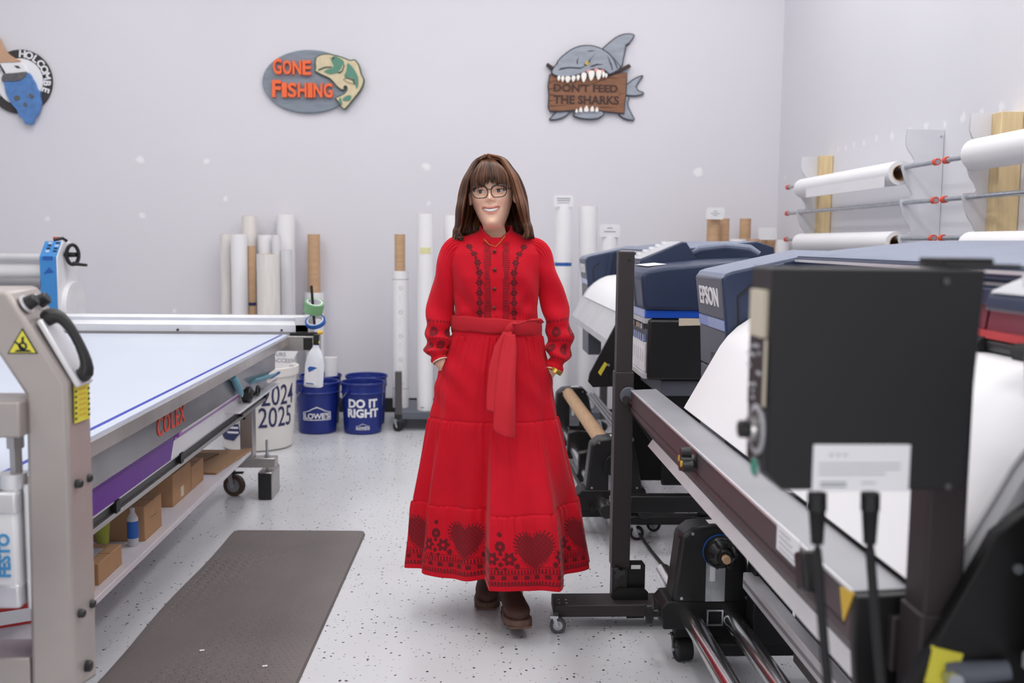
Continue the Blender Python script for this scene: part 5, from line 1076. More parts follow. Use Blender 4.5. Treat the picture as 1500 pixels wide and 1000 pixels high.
# ------------------------------------------------------------------ the woman
pe = thing('person', 'smiling woman in a long red embroidered dress, hands in pockets, striding forward', 'person', (.095, 3.43, 0))
PC = Vector((.095, 3.43, 0))
def fabric(name, rough, attr, sheen=.3, bs=260, bstr=.12):
    m = mat(name, (200,20,40), rough, attr=attr, var=.05, vscale=9, sheen=sheen, bump=bstr, bscale=bs, spec=.25); return m
fabric('dress_fabric', .78, 'col', sheen=.08); mat('skin', (226,172,150), .48, attr='col', var=.02, vscale=30, spec=.4)
b_ = MATS['skin'].node_tree.nodes['Principled BSDF']; b_.inputs['Subsurface Weight'].default_value = .12; b_.inputs['Subsurface Radius'].default_value = (.012,.005,.003)
mat('hair_brown', (78,48,34), .42, attr='col', var=.16, vscale=5, stretch=(30,30,1.2), spec=.35)
mat('boot_suede', (80,54,48), .85, var=.14, vscale=14, bump=.15, bscale=120); mat('boot_sole', (98,72,62), .7)
mat('frame_brown', (58,38,38), .3); mat('lens', (255,255,255), .02, trans=1., var=0); MATS['lens'].node_tree.nodes['Principled BSDF'].inputs['IOR'].default_value = 1.03
mat('eye_white', (236,232,230), .2, coat=.5); mat('iris', (70,62,66), .15, coat=.8); mat('lash', (38,26,24), .6)
mat('lip', (206,112,108), .4); mat('teeth', (245,243,238), .2, coat=.3); mat('pearl', (240,236,228), .15, coat=.6)
mat('cream_trim', (232,214,196), .6); mat('button_bronze', (92,54,44), .3, .6)
RED, DARK = np.array(lin((204,5,34))), np.array(lin((104,20,30)))
def grid(name, V, C, m, parent, close_u=True, cap=False, smooth=True, thick=0, extra=None):
    """V: (rows, cols, 3) world points, C: (rows, cols, 3) linear colours"""
    n, k = V.shape[:2]; fs = []
    idx = np.arange(n*k).reshape(n, k)
    a = idx[:-1]; b = idx[1:]
    if close_u: q = np.stack([a, np.roll(a, -1, 1), np.roll(b, -1, 1), b], -1).reshape(-1, 4)
    else: q = np.stack([a[:, :-1], a[:, 1:], b[:, 1:], b[:, :-1]], -1).reshape(-1, 4)
    verts = V.reshape(-1, 3).tolist(); faces = q.tolist(); cols = C.reshape(-1, 3)
    if cap: faces += [idx[0][::-1].tolist(), idx[-1].tolist()]
    if extra:
        base = len(verts); verts += [tuple(v) for v in extra[0].v]; faces += [[base+i for i in f] for f in extra[0].f]
        cols = np.vstack([cols, np.tile(np.array(extra[1]), (len(extra[0].v), 1))])
    org = ORG[parent.name]
    me = bpy.data.meshes.new(name); me.from_pydata([(v[0]-org.x, v[1]-org.y, v[2]-org.z) for v in verts], [], faces)
    ca = me.color_attributes.new('col', 'FLOAT_COLOR', 'POINT')
    ca.data.foreach_set('color', np.hstack([cols, np.ones((len(cols), 1))]).astype(np.float32).ravel())
    if smooth: me.shade_smooth()
    me.materials.append(m); o = bpy.data.objects.new(name, me); COL.objects.link(o); o.parent = parent; ORG[o.name] = org
    bm = bmesh.new(); bm.from_mesh(me); bmesh.ops.recalc_face_normals(bm, faces=bm.faces); bm.to_mesh(me); bm.free()
    if thick: md = o.modifiers.new('solid', 'SOLIDIFY'); md.thickness = thick; md.offset = -1
    return o
sst = lambda a, b, x: (lambda t: t*t*(3-2*t))(np.clip((x-a)/(b-a), 0, 1))
def interp(tab, z): t = np.array(tab, float); t = t[np.argsort(t[:, 0])]; return [np.interp(z, t[:, 0], t[:, i]) for i in range(1, t.shape[1])]
def smooth_interp(tab, z):
    t = np.array(tab, float); t = t[np.argsort(t[:, 0])]; zz = np.linspace(t[0,0], t[-1,0], 400); out = []
    for i in range(1, t.shape[1]):
        v = np.interp(zz, t[:,0], t[:,i]); k = np.ones(15)/15; v = np.convolve(np.pad(v, 7, 'edge'), k, 'valid'); out.append(np.interp(z, zz, v))
    return out
# ---------------- head + neck + torso as one body surface
HC = at(722.5, 331, Y=3.34)            # chin
HEAD = [(-.34,.10,.06,.06,1),(-.2,.115,.07,.07,1),(-.12,.12,.05,.06,1),(-.095,.10,.044,.055,1),(-.075,.066,.040,.054,1),(-.055,.046,.022,.054,1),(-.035,.042,.014,.056,1),(-.014,.039,.014,.060,1),(-.006,.037,.046,.062,1.3),
        (.000,.036,.077,.064,1.5),(.008,.039,.0845,.066,1.5),(.02,.045,.0865,.069,1.4),(.035,.052,.085,.074,1.3),(.055,.0595,.0835,.081,1.15),(.075,.0665,.084,.088,.98),(.095,.0705,.0835,.094,.9),(.115,.0715,.082,.098,.86),(.135,.0725,.0845,.1,.85),(.16,.0725,.082,.1,.87),(.185,.064,.068,.089,.95),(.203,.046,.048,.066,1),(.213,.024,.026,.036,1),(.2165,.002,.002,.003,1)]
zl = np.concatenate([np.linspace(-.34, -.02, 34)[:-1], np.linspace(-.02, .19, 120)[:-1], np.linspace(.19, .2165, 16)])
th = np.linspace(0, 2*np.pi, 160, endpoint=False)
# denser sampling at the face
th = th - .42*np.sin(th)
wx, df, db, aa = smooth_interp(HEAD, zl); wx[-1] = .001
Zg, Tg = np.meshgrid(zl, th, indexing='ij')
c_, s_ = np.cos(Tg), np.sin(Tg)
X = wx[:, None]*s_; front = np.sign(c_)*np.abs(c_)**np.where(c_ > 0, aa[:, None], 1.0)
Yh = np.where(c_ > 0, -df[:, None]*front, -db[:, None]*c_)
Fm = np.clip(c_, 0, 1)**.5
ga2 = lambda x0, z0, sx, sz: np.exp(-((X-x0)/sx)**2-((Zg-z0)/sz)**2)
D = np.zeros_like(X)
D += .017*np.exp(-(X/.0095)**2)*np.exp(-((Zg-.0895)/.0115)**2)
D += .0125*np.exp(-(X/.0085)**2)*sst(.078, .092, Zg)*(1-sst(.105, .132, Zg))
for s in (-1, 1):
    D += .007*ga2(s*.0125, .0855, .0065, .0065)
    D -= .0105*ga2(s*.031, .1165, .0165, .0105)
    D += .0055*ga2(s*.041, .085, .02, .017)
    D += .004*ga2(s*.032, .1325, .02, .006)
    D -= .003*ga2(s*.030, .062, .006, .014)
    D -= .004*ga2(s*.011, .0785, .005, .003)
mz = .0525+.0075*(X/.027)**2      # smile curve
lipw = np.clip(1-(X/.031)**2, 0, 1)
D += .0045*lipw*np.exp(-((Zg-(mz+.0085))/.0042)**2)+.0052*lipw*np.exp(-((Zg-(mz-.0095))/.005)**2)-.006*lipw*np.exp(-((Zg-mz)/.0052)**2)
D += .004*ga2(0, .014, .016, .011)-.002*ga2(0, .028, .018, .006)
Yh = Yh-D*Fm
# colours
SK = np.array(lin((251,206,180))); C = np.tile(SK, X.shape+(1,)).reshape(X.shape+(3,)).copy()
def tint(mask, col): 
    global C; C = C*(1-mask[..., None])+np.array(lin(col))*mask[..., None]
for s in (-1, 1): tint(.35*ga2(s*.043, .079, .02, .016)*Fm, (226,140,126))
tint(.3*ga2(0, .088, .012, .01)*Fm, (224,146,130))
lm_ = (lipw > 0.02)*(np.abs(Zg-mz) < .0135*np.sqrt(np.clip(lipw, 0, 1)))*(c_ > .3)
tint(lm_*.75, (204,112,108)); tint(((lipw > .1)*(np.abs(Zg-mz) < .0056*lipw)*(c_ > .3))*1., (96,44,44))
tint(sst(.19, .2, Zg)*.9+0*X, (60,38,28)); tint(((Zg > .10)*sst(.3, -.2, c_))*.9, (60,38,28))
YA, RO, PI_ = R_(-6), R_(-4), R_(3)
def head_xf(P):
    """local head coords -> world; the turn fades out down the neck"""
    P = np.asarray(P, float); x, y, z = P[..., 0], P[..., 1], P[..., 2]; w_ = sst(-.075, -.005, z)
    a = YA*w_; x1, y1 = x*np.cos(a)-y*np.sin(a), x*np.sin(a)+y*np.cos(a)
    r = RO*w_; x2, z2 = x1*np.cos(r)-(z+.03)*np.sin(r)*-1*-1, x1*np.sin(r)*-1+(z+.03)*np.cos(r)-.03
    x2 = x1*np.cos(r)+(z+.03)*np.sin(r); 
    base = HC+Vector((0, .083, 0)); shift = (1-w_)
    cx0 = base.x+.012*shift+.006*w_; cy0 = base.y+.02*shift
    return np.stack([x2+cx0, y1+cy0, z2+base.z], -1)
V = head_xf(np.stack([X, Yh, Zg], -1))
# arms, hands and legs join the same surface (they run inside the clothes)
lim = G()
def limb(pts, rs, n=14): lim.tube([Vector(p) for p in pts], rs, n)
SHL, SHR = at(682, 368, Y=3.43), at(771, 369, Y=3.43)
LW, RW = at(643, 524, Y=3.402), at(813, 532, Y=3.402)
limb([SHL, at(657, 392, Y=3.43), at(648, 440, Y=3.44), at(642, 485, Y=3.43), LW], [.026,.028,.028,.026,.018]); limb([SHR, at(797, 394, Y=3.43), at(809, 440, Y=3.44), at(819, 485, Y=3.43), RW], [.026,.028,.028,.026,.018])
for (W_, s) in ((LW, 1), (RW, -1)):
    H0 = W_+Vector((s*.042, .05, -.055)); limb([W_, W_+Vector((s*.012, .012, -.02)), H0, H0+Vector((s*.012, -.004, -.045))], [.023,.024,.034,.030], 12)
    for k, (l, o_) in enumerate(((.062,-.024),(.07,-.008),(.066,.008),(.052,.022))):
        f0_ = H0+Vector((s*.012, o_, -.045)); limb([f0_, f0_+Vector((s*.008, 0, -l*.45)), f0_+Vector((s*.022, -.002, -l*.8)), f0_+Vector((s*.034, -.004, -l))], [.0095,.009,.0085,.0065], 8)
    t0 = H0+Vector((0, -.03, .0)); limb([t0, t0+Vector((s*.006, -.018, -.02)), t0+Vector((s*.012, -.026, -.045))], [.011,.010,.008], 8)
limb([PC+Vector((0, .01, 1.1)), PC+Vector((0, .01, .95)), PC+Vector((0, .01, .82))], [.06,.088,.07], 20)
FL, BLg = at(752, 905, Y=3.34), at(718, 880, Y=3.6)
limb([PC+Vector((.065, 0, .90)), PC+Vector((.07, -.09, .50)), Vector((FL.x+.004, 3.40, .20)), Vector((FL.x, 3.41, .09))], [.06,.05,.046,.036]); limb([PC+Vector((-.06, .01, .90)), PC+Vector((-.04, .06, .50)), Vector((BLg.x, 3.60, .2)), Vector((BLg.x, 3.62, .09))], [.06,.05,.046,.036])
body = grid('body', V, C, MATS['skin'], pe, cap=True, extra=(lim, SK))
hx = lambda p: Vector(head_xf(np.array(p, float)))
def hg(g): a = head_xf(np.array(g.v, float)); g.v = [tuple(v) for v in a]; return g
# ears
for s in (-1, 1):
    g = G().loft([[(s*(.069+.012*d), .012+ry*math.cos(t)+.006*d, .105+rz*math.sin(t)) for t in [2*math.pi*i/16 for i in range(16)]] for (d, ry, rz) in ((0,.013,.026),(.6,.016,.031),(1,.014,.029),(.8,.008,.02))])
    e = link('ear', hg(g), mat('ear_skin', (250,200,174), .5) if s < 0 else MATS['ear_skin'], body, sub=1)
pr_ = hx((.081, .004, .078)); link('earring', G().lathe(pr_, [(.0001,-.0045),(.0038,-.002),(.0038,.002),(.0001,.0045)], 12), MATS['pearl'], pe)
# eyes
for s in (-1, 1):
    c = np.array((s*.0305, -.0635, .1165)); g = G(); n = 20; rings = []
    for i in range(11):
        a = math.pi*i/10; rings.append([(c[0]+.0128*math.sin(a)*math.cos(2*math.pi*k/n), c[1]-.0125*math.cos(a), c[2]+.0128*math.sin(a)*math.sin(2*math.pi*k/n)) for k in range(n)])
    g.loft(rings); ey = link('eye', hg(g), MATS['eye_white'], body)
    g = G().loft([[(c[0]-.001+r*math.cos(2*math.pi*k/n), c[1]-y_, c[2]-.0005+r*math.sin(2*math.pi*k/n)) for k in range(n)] for (r, y_) in ((.0062,.0108),(.006,.0118),(.003,.0130),(.0005,.0133))]); link('iris', hg(g), MATS['iris'], ey)
    for (up, a0, a1, nm) in ((1, .34, 1.5, 'upper_eyelid'), (-1, .46, 1.5, 'lower_eyelid')):
        rows = []
        for i in range(9):
            el = a0+(a1-a0)*i/8; row = []
            for k in range(17):
                az = -1.45+2.9*k/16; e2 = el*(1-.35*(az/1.45)**2) if i == 0 else el
                row.append((c[0]+.0142*math.cos(e2)*math.sin(az), c[1]-.0138*math.cos(e2)*math.cos(az), c[2]+up*.0142*math.sin(e2)))
            rows.append(row)
        g = G().loft(rows, close=False, cap=False); link(nm, hg(g), MATS['ear_skin'], ey, fixn=False)
        if up > 0:
            g = G().tube([(p[0], p[1]-.0006, p[2]) for p in rows[0]], [.0004]+[.0011]*15+[.0005], 6); link('eyelash', hg(g), MATS['lash'], ey)
# teeth
g = G(); rows = []
for zz_ in (-.0045, 0, .0048):
    rows.append([(x, -.0825+.9*x*x/.05-.002, .0525+.0075*(x/.027)**2+zz_*(1-(abs(x)/.0272)**2.5)) for x in np.linspace(-.0255, .0255, 19)])
g.loft(rows, close=False, cap=False); th_ = link('teeth', hg(g), MATS['teeth'], body, fixn=False)
md = th_.modifiers.new('solid', 'SOLIDIFY'); md.thickness = .002
for x in np.linspace(-.018, .018, 9): pass
# glasses
gl_ = None
def rrect(cx, cz, w_, h_, r_, n=7):
    pts = []
    for (sx_, sz_, a0) in ((1,1,0),(-1,1,90),(-1,-1,180),(1,-1,270)):
        for k in range(n): t = R_(a0+90*k/(n-1)); pts.append((cx+sx_*(w_-r_)+r_*math.cos(t), cz+sz_*(h_-r_)+r_*math.sin(t)))
    return pts
gy = -.094
yy_ = lambda x: gy+.9*x*x
for s in (-1, 1):
    pts = [(x*(1+.05*(z-.1135)/.018), yy_(x), z) for x, z in rrect(s*.0315, .1135, .0255, .0190, .0165, 10)]
    rim = link('glasses_rim', hg(G().tube(pts+[pts[0]], .0015, 8)), MATS['frame_brown'], pe)
    up_ = [p for p in pts if p[2] > .121]; up_.sort(key=lambda p: p[0]); link('brow_bar', hg(G().tube([(p[0], p[1]-.0004, p[2]+.0005) for p in up_], .0028, 8)), MATS['frame_brown'], rim)
    g = G(); g.add(pts, [tuple(range(len(pts)))]); link('lens', hg(g), MATS['lens'], rim, fixn=False)
    link('temple_arm', hg(G().tube([(s*.0565, yy_(.0565), .121), (s*.066, gy+.02, .122), (s*.0735, -.03, .121), (s*.077, .012, .119)], .0018, 8)), MATS['frame_brown'], rim)
link('glasses_bridge', hg(G().tube([(-.0075, gy, .119), (-.003, gy-.0035, .1215), (.003, gy-.0035, .1215), (.0075, gy, .119)], .0017, 8)), MATS['frame_brown'], pe)
# ---------------- hair: overlapping tapered locks
rh = random.Random(11); HV, HF, HCOL = [], [], []
def lock(pts, wds, thk, col, nrm_c=(0, .01, .1), n=8, twist=0):
    pts = [Vector(p) for p in pts]
    # Catmull-Rom resample
    P = []
    for i in range(len(pts)-1):
        p0, p1, p2, p3 = pts[max(i-1,0)], pts[i], pts[i+1], pts[min(i+2,len(pts)-1)]
        for k in range(5):
            t = k/5; P.append(.5*((2*p1)+(p2-p0)*t+(2*p0-5*p1+4*p2-p3)*t*t+(3*p1-p0-3*p2+p3)*t**3))
    P.append(pts[-1]); m = len(P); b0 = len(HV); W = np.interp(np.linspace(0,1,m), np.linspace(0,1,len(wds)), wds)
    for i, p in enumerate(P):
        d = (P[min(i+1,m-1)]-P[max(i-1,0)]).normalized(); nr = (p-Vector((nrm_c[0], nrm_c[1], min(p.z, nrm_c[2])))).normalized(); nr = (nr-d*nr.dot(d)).normalized(); sd = d.cross(nr)
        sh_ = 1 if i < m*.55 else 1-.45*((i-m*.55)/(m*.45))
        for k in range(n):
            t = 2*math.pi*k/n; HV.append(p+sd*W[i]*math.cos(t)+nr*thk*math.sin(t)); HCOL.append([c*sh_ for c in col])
    for i in range(m-1):
        for k in range(n): HF.append((b0+i*n+k, b0+i*n+(k+1) % n, b0+(i+1)*n+(k+1) % n, b0+(i+1)*n+k))
    HF.append(tuple(b0+k for k in range(n-1,-1,-1))); HF.append(tuple(b0+(m-1)*n+k for k in range(n)))
def hcol():
    t = rh.random()**1.6; a, b = np.array(lin((58,33,23))), np.array(lin((138,88,56))); return list(a*(1-t)+b*t)
top = Vector((-.006, -.008, .2265))
def skull(a, z, off):
    w2, d1, d2, a3 = (np.interp(z, [h[0] for h in HEAD], [h[i] for h in HEAD]) for i in (1,2,3,4))
    return Vector(((w2+off)*math.sin(a), -(d1+off)*math.cos(a) if math.cos(a) > 0 else -(d2+off)*math.cos(a), z))
# scalp cap
for i in range(330):
    layer = rh.random(); sgn = 1 if i % 2 else -1
    lo = .90 if sgn < 0 else .92
    a = sgn*(lo+(math.pi-lo)*rh.random()**.9); off = .010+.016*layer
    fr = max(0, math.cos(a)); side = abs(math.sin(a))
    tpt = top+Vector((.004*sgn, rh.uniform(-.035,.05), rh.uniform(-.006,.006)+off*.35))
    p1 = skull(a, .190, off*.7); p2 = skull(a, .155, off*.9+.003); p3 = skull(a, .105, off+.012+.006*side); p4 = skull(a, .06, off+.025+.008*side)
    p0 = skull(a, .206, off*.35); p0.z += .009+off*.42; p0.y = p0.y*.9+tpt.y*.1
    bulge = (.052 if sgn < 0 else .046)*side
    zend = -.028-.014*rh.random()+(-.008 if sgn > 0 else 0)
    if abs(a) > 2.2: zend += .0
    b4 = skull(a, .06, 0); 
    p5 = Vector((b4.x*(1+.18)+sgn*(bulge*.75+off*.6), b4.y*.92+.004, .012)); p6 = Vector((b4.x*1.14+sgn*(bulge*1.0+off*.5), b4.y*.9, -.012)); curl = rh.uniform(-.6, 1)
    p7 = Vector((b4.x*1.1+sgn*(bulge*(.95 if curl > 0 else 1.35)), b4.y*.86+rh.uniform(-.02,.01), zend))
    if fr > .15:   # front side locks frame the face
        for q_ in (p4, p5, p6, p7): q_.y -= .012*fr; q_.x += sgn*.006
    w0 = rh.uniform(.004,.008)
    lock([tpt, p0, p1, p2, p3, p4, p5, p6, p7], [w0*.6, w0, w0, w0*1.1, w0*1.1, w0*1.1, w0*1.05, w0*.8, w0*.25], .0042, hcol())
# fringe
for i in range(105):
    t = rh.random(); x = -.062+.128*t; layer = rh.random()
    r0 = Vector((x*.25-.006, -.02+.02*layer, .2315-.002*layer-1.0*x*x)); r1 = Vector((x*.62, -.064-.005*layer, .2085-2.6*x*x)); r2 = Vector((x*.95, -.0955-.004*layer+5.5*x*x, .168-1.2*x*x))
    ln = .1385-.008*math.sin(t*9)-.007*rh.random()-(.012 if abs(x) > .046 else 0)
    r3 = Vector((x*1.02+rh.uniform(-.003,.003), -.098-.003*layer+5.5*x*x, ln))
    w0 = rh.uniform(.0018,.0036); lock([r0, r1, r2, r3], [w0, w0*1.35, w0*1.2, w0*.2], .002, [c*.62+d_*.16 for c, d_ in zip(hcol(), lin((96,58,38)))])
HVw = head_xf(np.array([tuple(v) for v in HV]))
# hair below the jaw keeps the head's turn
hw_ = np.array([tuple(v) for v in HV]); a = YA; x1 = hw_[:,0]*math.cos(a)-hw_[:,1]*math.sin(a); y1 = hw_[:,0]*math.sin(a)+hw_[:,1]*math.cos(a); r = RO
x2 = x1*math.cos(r)+(hw_[:,2]+.03)*math.sin(r); z2 = -x1*math.sin(r)+(hw_[:,2]+.03)*math.cos(r)-.03
HVw = np.stack([x2+HC.x+.006, y1+HC.y+.083, z2+HC.z], -1)
org = ORG[pe.name]; me = bpy.data.meshes.new('hair'); me.from_pydata([(v[0]-org.x, v[1]-org.y, v[2]-org.z) for v in HVw], [], HF)
ca = me.color_attributes.new('col', 'FLOAT_COLOR', 'POINT'); ca.data.foreach_set('color', np.hstack([np.array(HCOL), np.ones((len(HCOL),1))]).astype(np.float32).ravel())
me.shade_smooth(); me.materials.append(MATS['hair_brown']); ho = bpy.data.objects.new('hair', me); COL.objects.link(ho); ho.parent = pe

# ---------------- dress
def zpx(py, Y=3.43): return at(725, py, Y=Y).z
def wav(a, k, seed):
    r = np.random.RandomState(seed); out = 0
    for i in range(k): out = out+r.uniform(.4, 1)*np.sin(a*r.randint(3, 16)+r.uniform(0, 6.28))
    return out/k
# skirt
n, k = 300, 720
z = np.linspace(1.035, .185, n); T0 = np.linspace(0, 2*np.pi, k, endpoint=False)
Zs, Ts = np.meshgrid(z, T0, indexing='ij')
edge = [(1.035, 664, 793), (1.0, 662, 794), (.95, 655, 798), (.88, 643, 806), (.80, 637, 811), (.72, 632, 815), (.60, 624, 825), (.432, 613, 840), (.30, 609, 849), (.185, 603, 857)]
tab = []
for (zz_, l, r) in edge:
    pa, pb = Vector((0, 3.43, zz_)), None
    d1, d2 = ray(l, 0), ray(r, 0)
    py = 500; 
    # pixel row of this height at Y=3.43
    lo_, hi_ = 0, 1000
    for _ in range(40):
        mid = (lo_+hi_)/2
        if at(725, mid, Y=3.43).z > zz_: lo_ = mid
        else: hi_ = mid
    xa_, xb2 = at(l, lo_, Y=3.43).x, at(r, lo_, Y=3.43).x
    tab.append((zz_, (xa_+xb2)/2, (xb2-xa_)/2))
cxs, hws = smooth_interp(tab, z)
dfs, dbs = smooth_interp([(1.035,.098,.09),(.9,.12,.125),(.72,.13,.15),(.43,.14,.185),(.185,.15,.215)], z)
c_, s_ = np.cos(Ts), np.sin(Ts)
Xs = cxs[:, None]+hws[:, None]*s_; Ys = np.where(c_ > 0, -dfs[:, None]*c_, -dbs[:, None]*c_)
# forward panel over the leading leg
xl_, xr_ = at(717, 700, Y=3.3).x, at(829, 800, Y=3.3).x
amp = .125*sst(.80, .25, Zs); xle = xl_-.01*sst(.8, .2, Zs)
S_ = sst(xle-.006, xle+.010, Xs)*(1-sst(xr_-.05, xr_+.008, Xs+.03*sst(.5,.9,Zs)))
Ys = Ys-amp*S_*(c_ > -.1)*np.clip(c_*2.5, 0, 1)
rad = np.stack([s_, -c_], -1)
fold = .042*sst(.98, .3, Zs)*wav(Ts, 5, 3)+.004*sst(.9, .2, Zs)*np.sin(Ts*19+2*np.sin(Zs*5))
for (zs0, hgt, a0) in ((1.0, .26, .0030), (.716, .17, .0026), (.425, .11, .0030)):
    below = (Zs < zs0)*np.exp(-np.clip(zs0-Zs, 0, 1)/(hgt*.45))
    fold = fold+a0*below*(np.sin(Ts*62+5*np.sin(Ts*7))+.7*np.sin(Ts*37+3*np.sin(Ts*5)))
for (zs0) in (.716, .425):
    fold = fold+.0018*np.exp(-((Zs-(zs0-.008))/.010)**2)-.003*np.exp(-((Zs-zs0-.001)/.003)**2)+.005*sst(zs0, zs0-.03, Zs)
# diagonal pulls from the pockets
fold = fold+.004*np.sin((Xs-.1)*60+Zs*55)*np.exp(-((Zs-.85)/.12)**2)*(c_ > 0)*np.abs(s_)
fold = fold*(1-sst(.985, 1.03, Zs))
Xs = Xs+rad[..., 0]*fold; Ys = Ys+rad[..., 1]*fold
Zw = Zs+.006*np.sin(Ts*5+1)*sst(.3, .185, Zs)
# embroidery mask
def heart(u, v): # unit heart, lobes up
    x, y = u*1.15, v*1.1+.12; return (x*x+y*y-1)**3-x*x*y**3*1.15
Tm = (Ts+np.pi) % (2*np.pi)-np.pi; per = 2*np.pi/8
u = ((Tm/per) % 1-.5)*per*hws[:, None]*1.0; v = Zs-.312
hr = heart(u/.060, v/.056); M = np.zeros_like(u)
M = np.maximum(M, (hr < 0)*(.82+.18*np.sin(u*420)*np.sin(v*380)))
ang = np.arctan2(v-.004, u); hr2 = heart(u/.071, v/.066); M = np.maximum(M, (hr2 < 0)*(hr > .02)*(np.sin(ang*40) > .1)*.95)
def disc(x0, z0, r, pet=0, hole=0):
    d = np.hypot(ug-x0, Zs-z0); a = np.arctan2(Zs-z0, ug-x0); rr = r*(1+(.22*np.cos(a*pet) if pet else 0)); m = (d < rr)
    if hole: m = m*(d > r*hole)
    return m*1.
ug = ((Tm/per+.5) % 1-.5)*per*hws[:, None]    # motif cell centred between hearts
for (x0, z0, r, p_, h_) in ((0,.335,.017,0,.25),(-.028,.295,.020,6,.3),(.028,.295,.020,6,.3),(0,.277,.008,0,0),(-.052,.272,.009,0,0),(.052,.272,.009,0,0),(0,.372,.008,0,0),(0,.312,.007,0,0),(-.013,.262,.006,0,0),(.013,.262,.006,0,0)):
    M = np.maximum(M, disc(x0, z0, r, p_, h_))
sx_ = Tm*hws[:, None]
for (z0, z1, f, duty) in ((.243,.258,330,-.1),(.206,.219,330,-.1)): M = np.maximum(M, (Zs > z0)*(Zs < z1)*(np.sin(sx_*f*1.8) > duty))
M = np.maximum(M, (Zs > .2215)*(Zs < .2405)*((np.sin(sx_*170) > .1)*(np.abs(Zs-.231) < .0075)*.95+.25))
M = np.maximum(M, ((np.abs(Zs-.262) < .0016)+(np.abs(Zs-.2035) < .0016)+(np.abs(Zs-.2205) < .0012)+(np.abs(Zs-.2415) < .0012))*.8)
M = np.clip(M, 0, 1)[..., None]
Cs = RED*(1-M)+DARK*M
skirt = grid('dress_skirt', np.stack([Xs, Ys+3.43, Zw], -1), Cs, MATS['dress_fabric'], pe, thick=.003)
# bodice
n, k = 200, 420
BT = [(1.372,.056,.046,.056),(1.362,.060,.050,.058),(1.352,.085,.056,.062),(1.340,.128,.066,.074),(1.324,.155,.078,.084),(1.29,.164,.092,.094),(1.25,.160,.103,.098),(1.21,.154,.110,.099),(1.16,.148,.108,.098),(1.10,.142,.099,.093),(1.05,.145,.095,.09),(1.0,.148,.096,.092)]
z = np.linspace(1.372, 1.01, n); T0 = np.linspace(0, 2*np.pi, k, endpoint=False); Zs, Ts = np.meshgrid(z, T0, indexing='ij'); c_, s_ = np.cos(Ts), np.sin(Ts)
hw, d1, d2 = smooth_interp(BT, z); cxb = np.interp(z, [1.0, 1.2, 1.37], [.098, .094, HC.x+.012])
tilt = 0
e_ = .85
Xs = cxb[:, None]+hw[:, None]*np.sign(s_)*np.abs(s_)**e_; Ys = np.where(c_ > 0, -d1[:, None], -d2[:, None])*np.sign(c_)*np.abs(c_)**e_
xr = Xs-cxb[:, None]
Zb = Zs-.006-.030*np.clip(c_, 0, 1)**1.5*sst(1.27, 1.36, Zs)
f = np.zeros_like(Xs)
f += .005*np.sin(xr*62+Zs*38)*np.exp(-((Zs-1.17)/.09)**2)*sst(.04,.07,np.abs(xr))+.004*np.sin(np.abs(xr)*90-Zs*60)*np.exp(-((Zs-1.12)/.05)**2)*sst(.045,.08,np.abs(xr))
f += .003*np.sin(Zs*95+np.abs(xr)*40)*np.exp(-((Zs-1.085)/.035)**2)
f += .006*np.exp(-((np.abs(xr)-.062)/.045)**2-((Zs-1.215)/.05)**2)*(c_ > 0)
f += .0022*((np.abs(xr) < .021)*(c_ > 0)*(Zs < 1.36))
f += .003*np.sin(Ts*60)*np.exp(-((Zs-1.06)/.03)**2)*.5
Ys = Ys-f*np.clip(c_*3, -1, 1)
M = np.zeros_like(Xs); fr = (c_ > 0)*(Zs < 1.352)
bandc = .0315+.0*Zs
M = np.maximum(M, fr*(np.abs(np.abs(xr)-bandc) < .0085)*(np.where(np.sin(Zs*880) > -.2, 1, .25))*.9)
M = np.maximum(M, fr*(np.abs(np.abs(xr)-.0425) < .001)*.7); M = np.maximum(M, fr*(np.abs(np.abs(xr)-.0215) < .001)*.8)
def bl(x0, z0, r, pet=0):
    d = np.hypot(np.abs(xr)-x0, Zs-z0); a = np.arctan2(Zs-z0, np.abs(xr)-x0); return (d < r*(1+(.17*np.cos(a*pet) if pet else 0)))*(d > (r*.14 if pet else 0))*fr
zc2 = 1.315
for i in range(9):
    x0 = .0575+(.0 if i > 2 else (.034, .018, .006)[i]); z0 = 1.325-i*.0335
    M = np.maximum(M, bl(x0, z0, .0115 if i % 1 == 0 else .006, 6)); M = np.maximum(M, bl(x0-(.006 if i < 2 else 0), z0-.0168, .0052))
M = np.clip(M, 0, 1)[..., None]; Cs = RED*(1-M)+DARK*M
bod = grid('dress_bodice', np.stack([Xs, Ys+3.43, Zb], -1), Cs, MATS['dress_fabric'], pe, thick=.002)
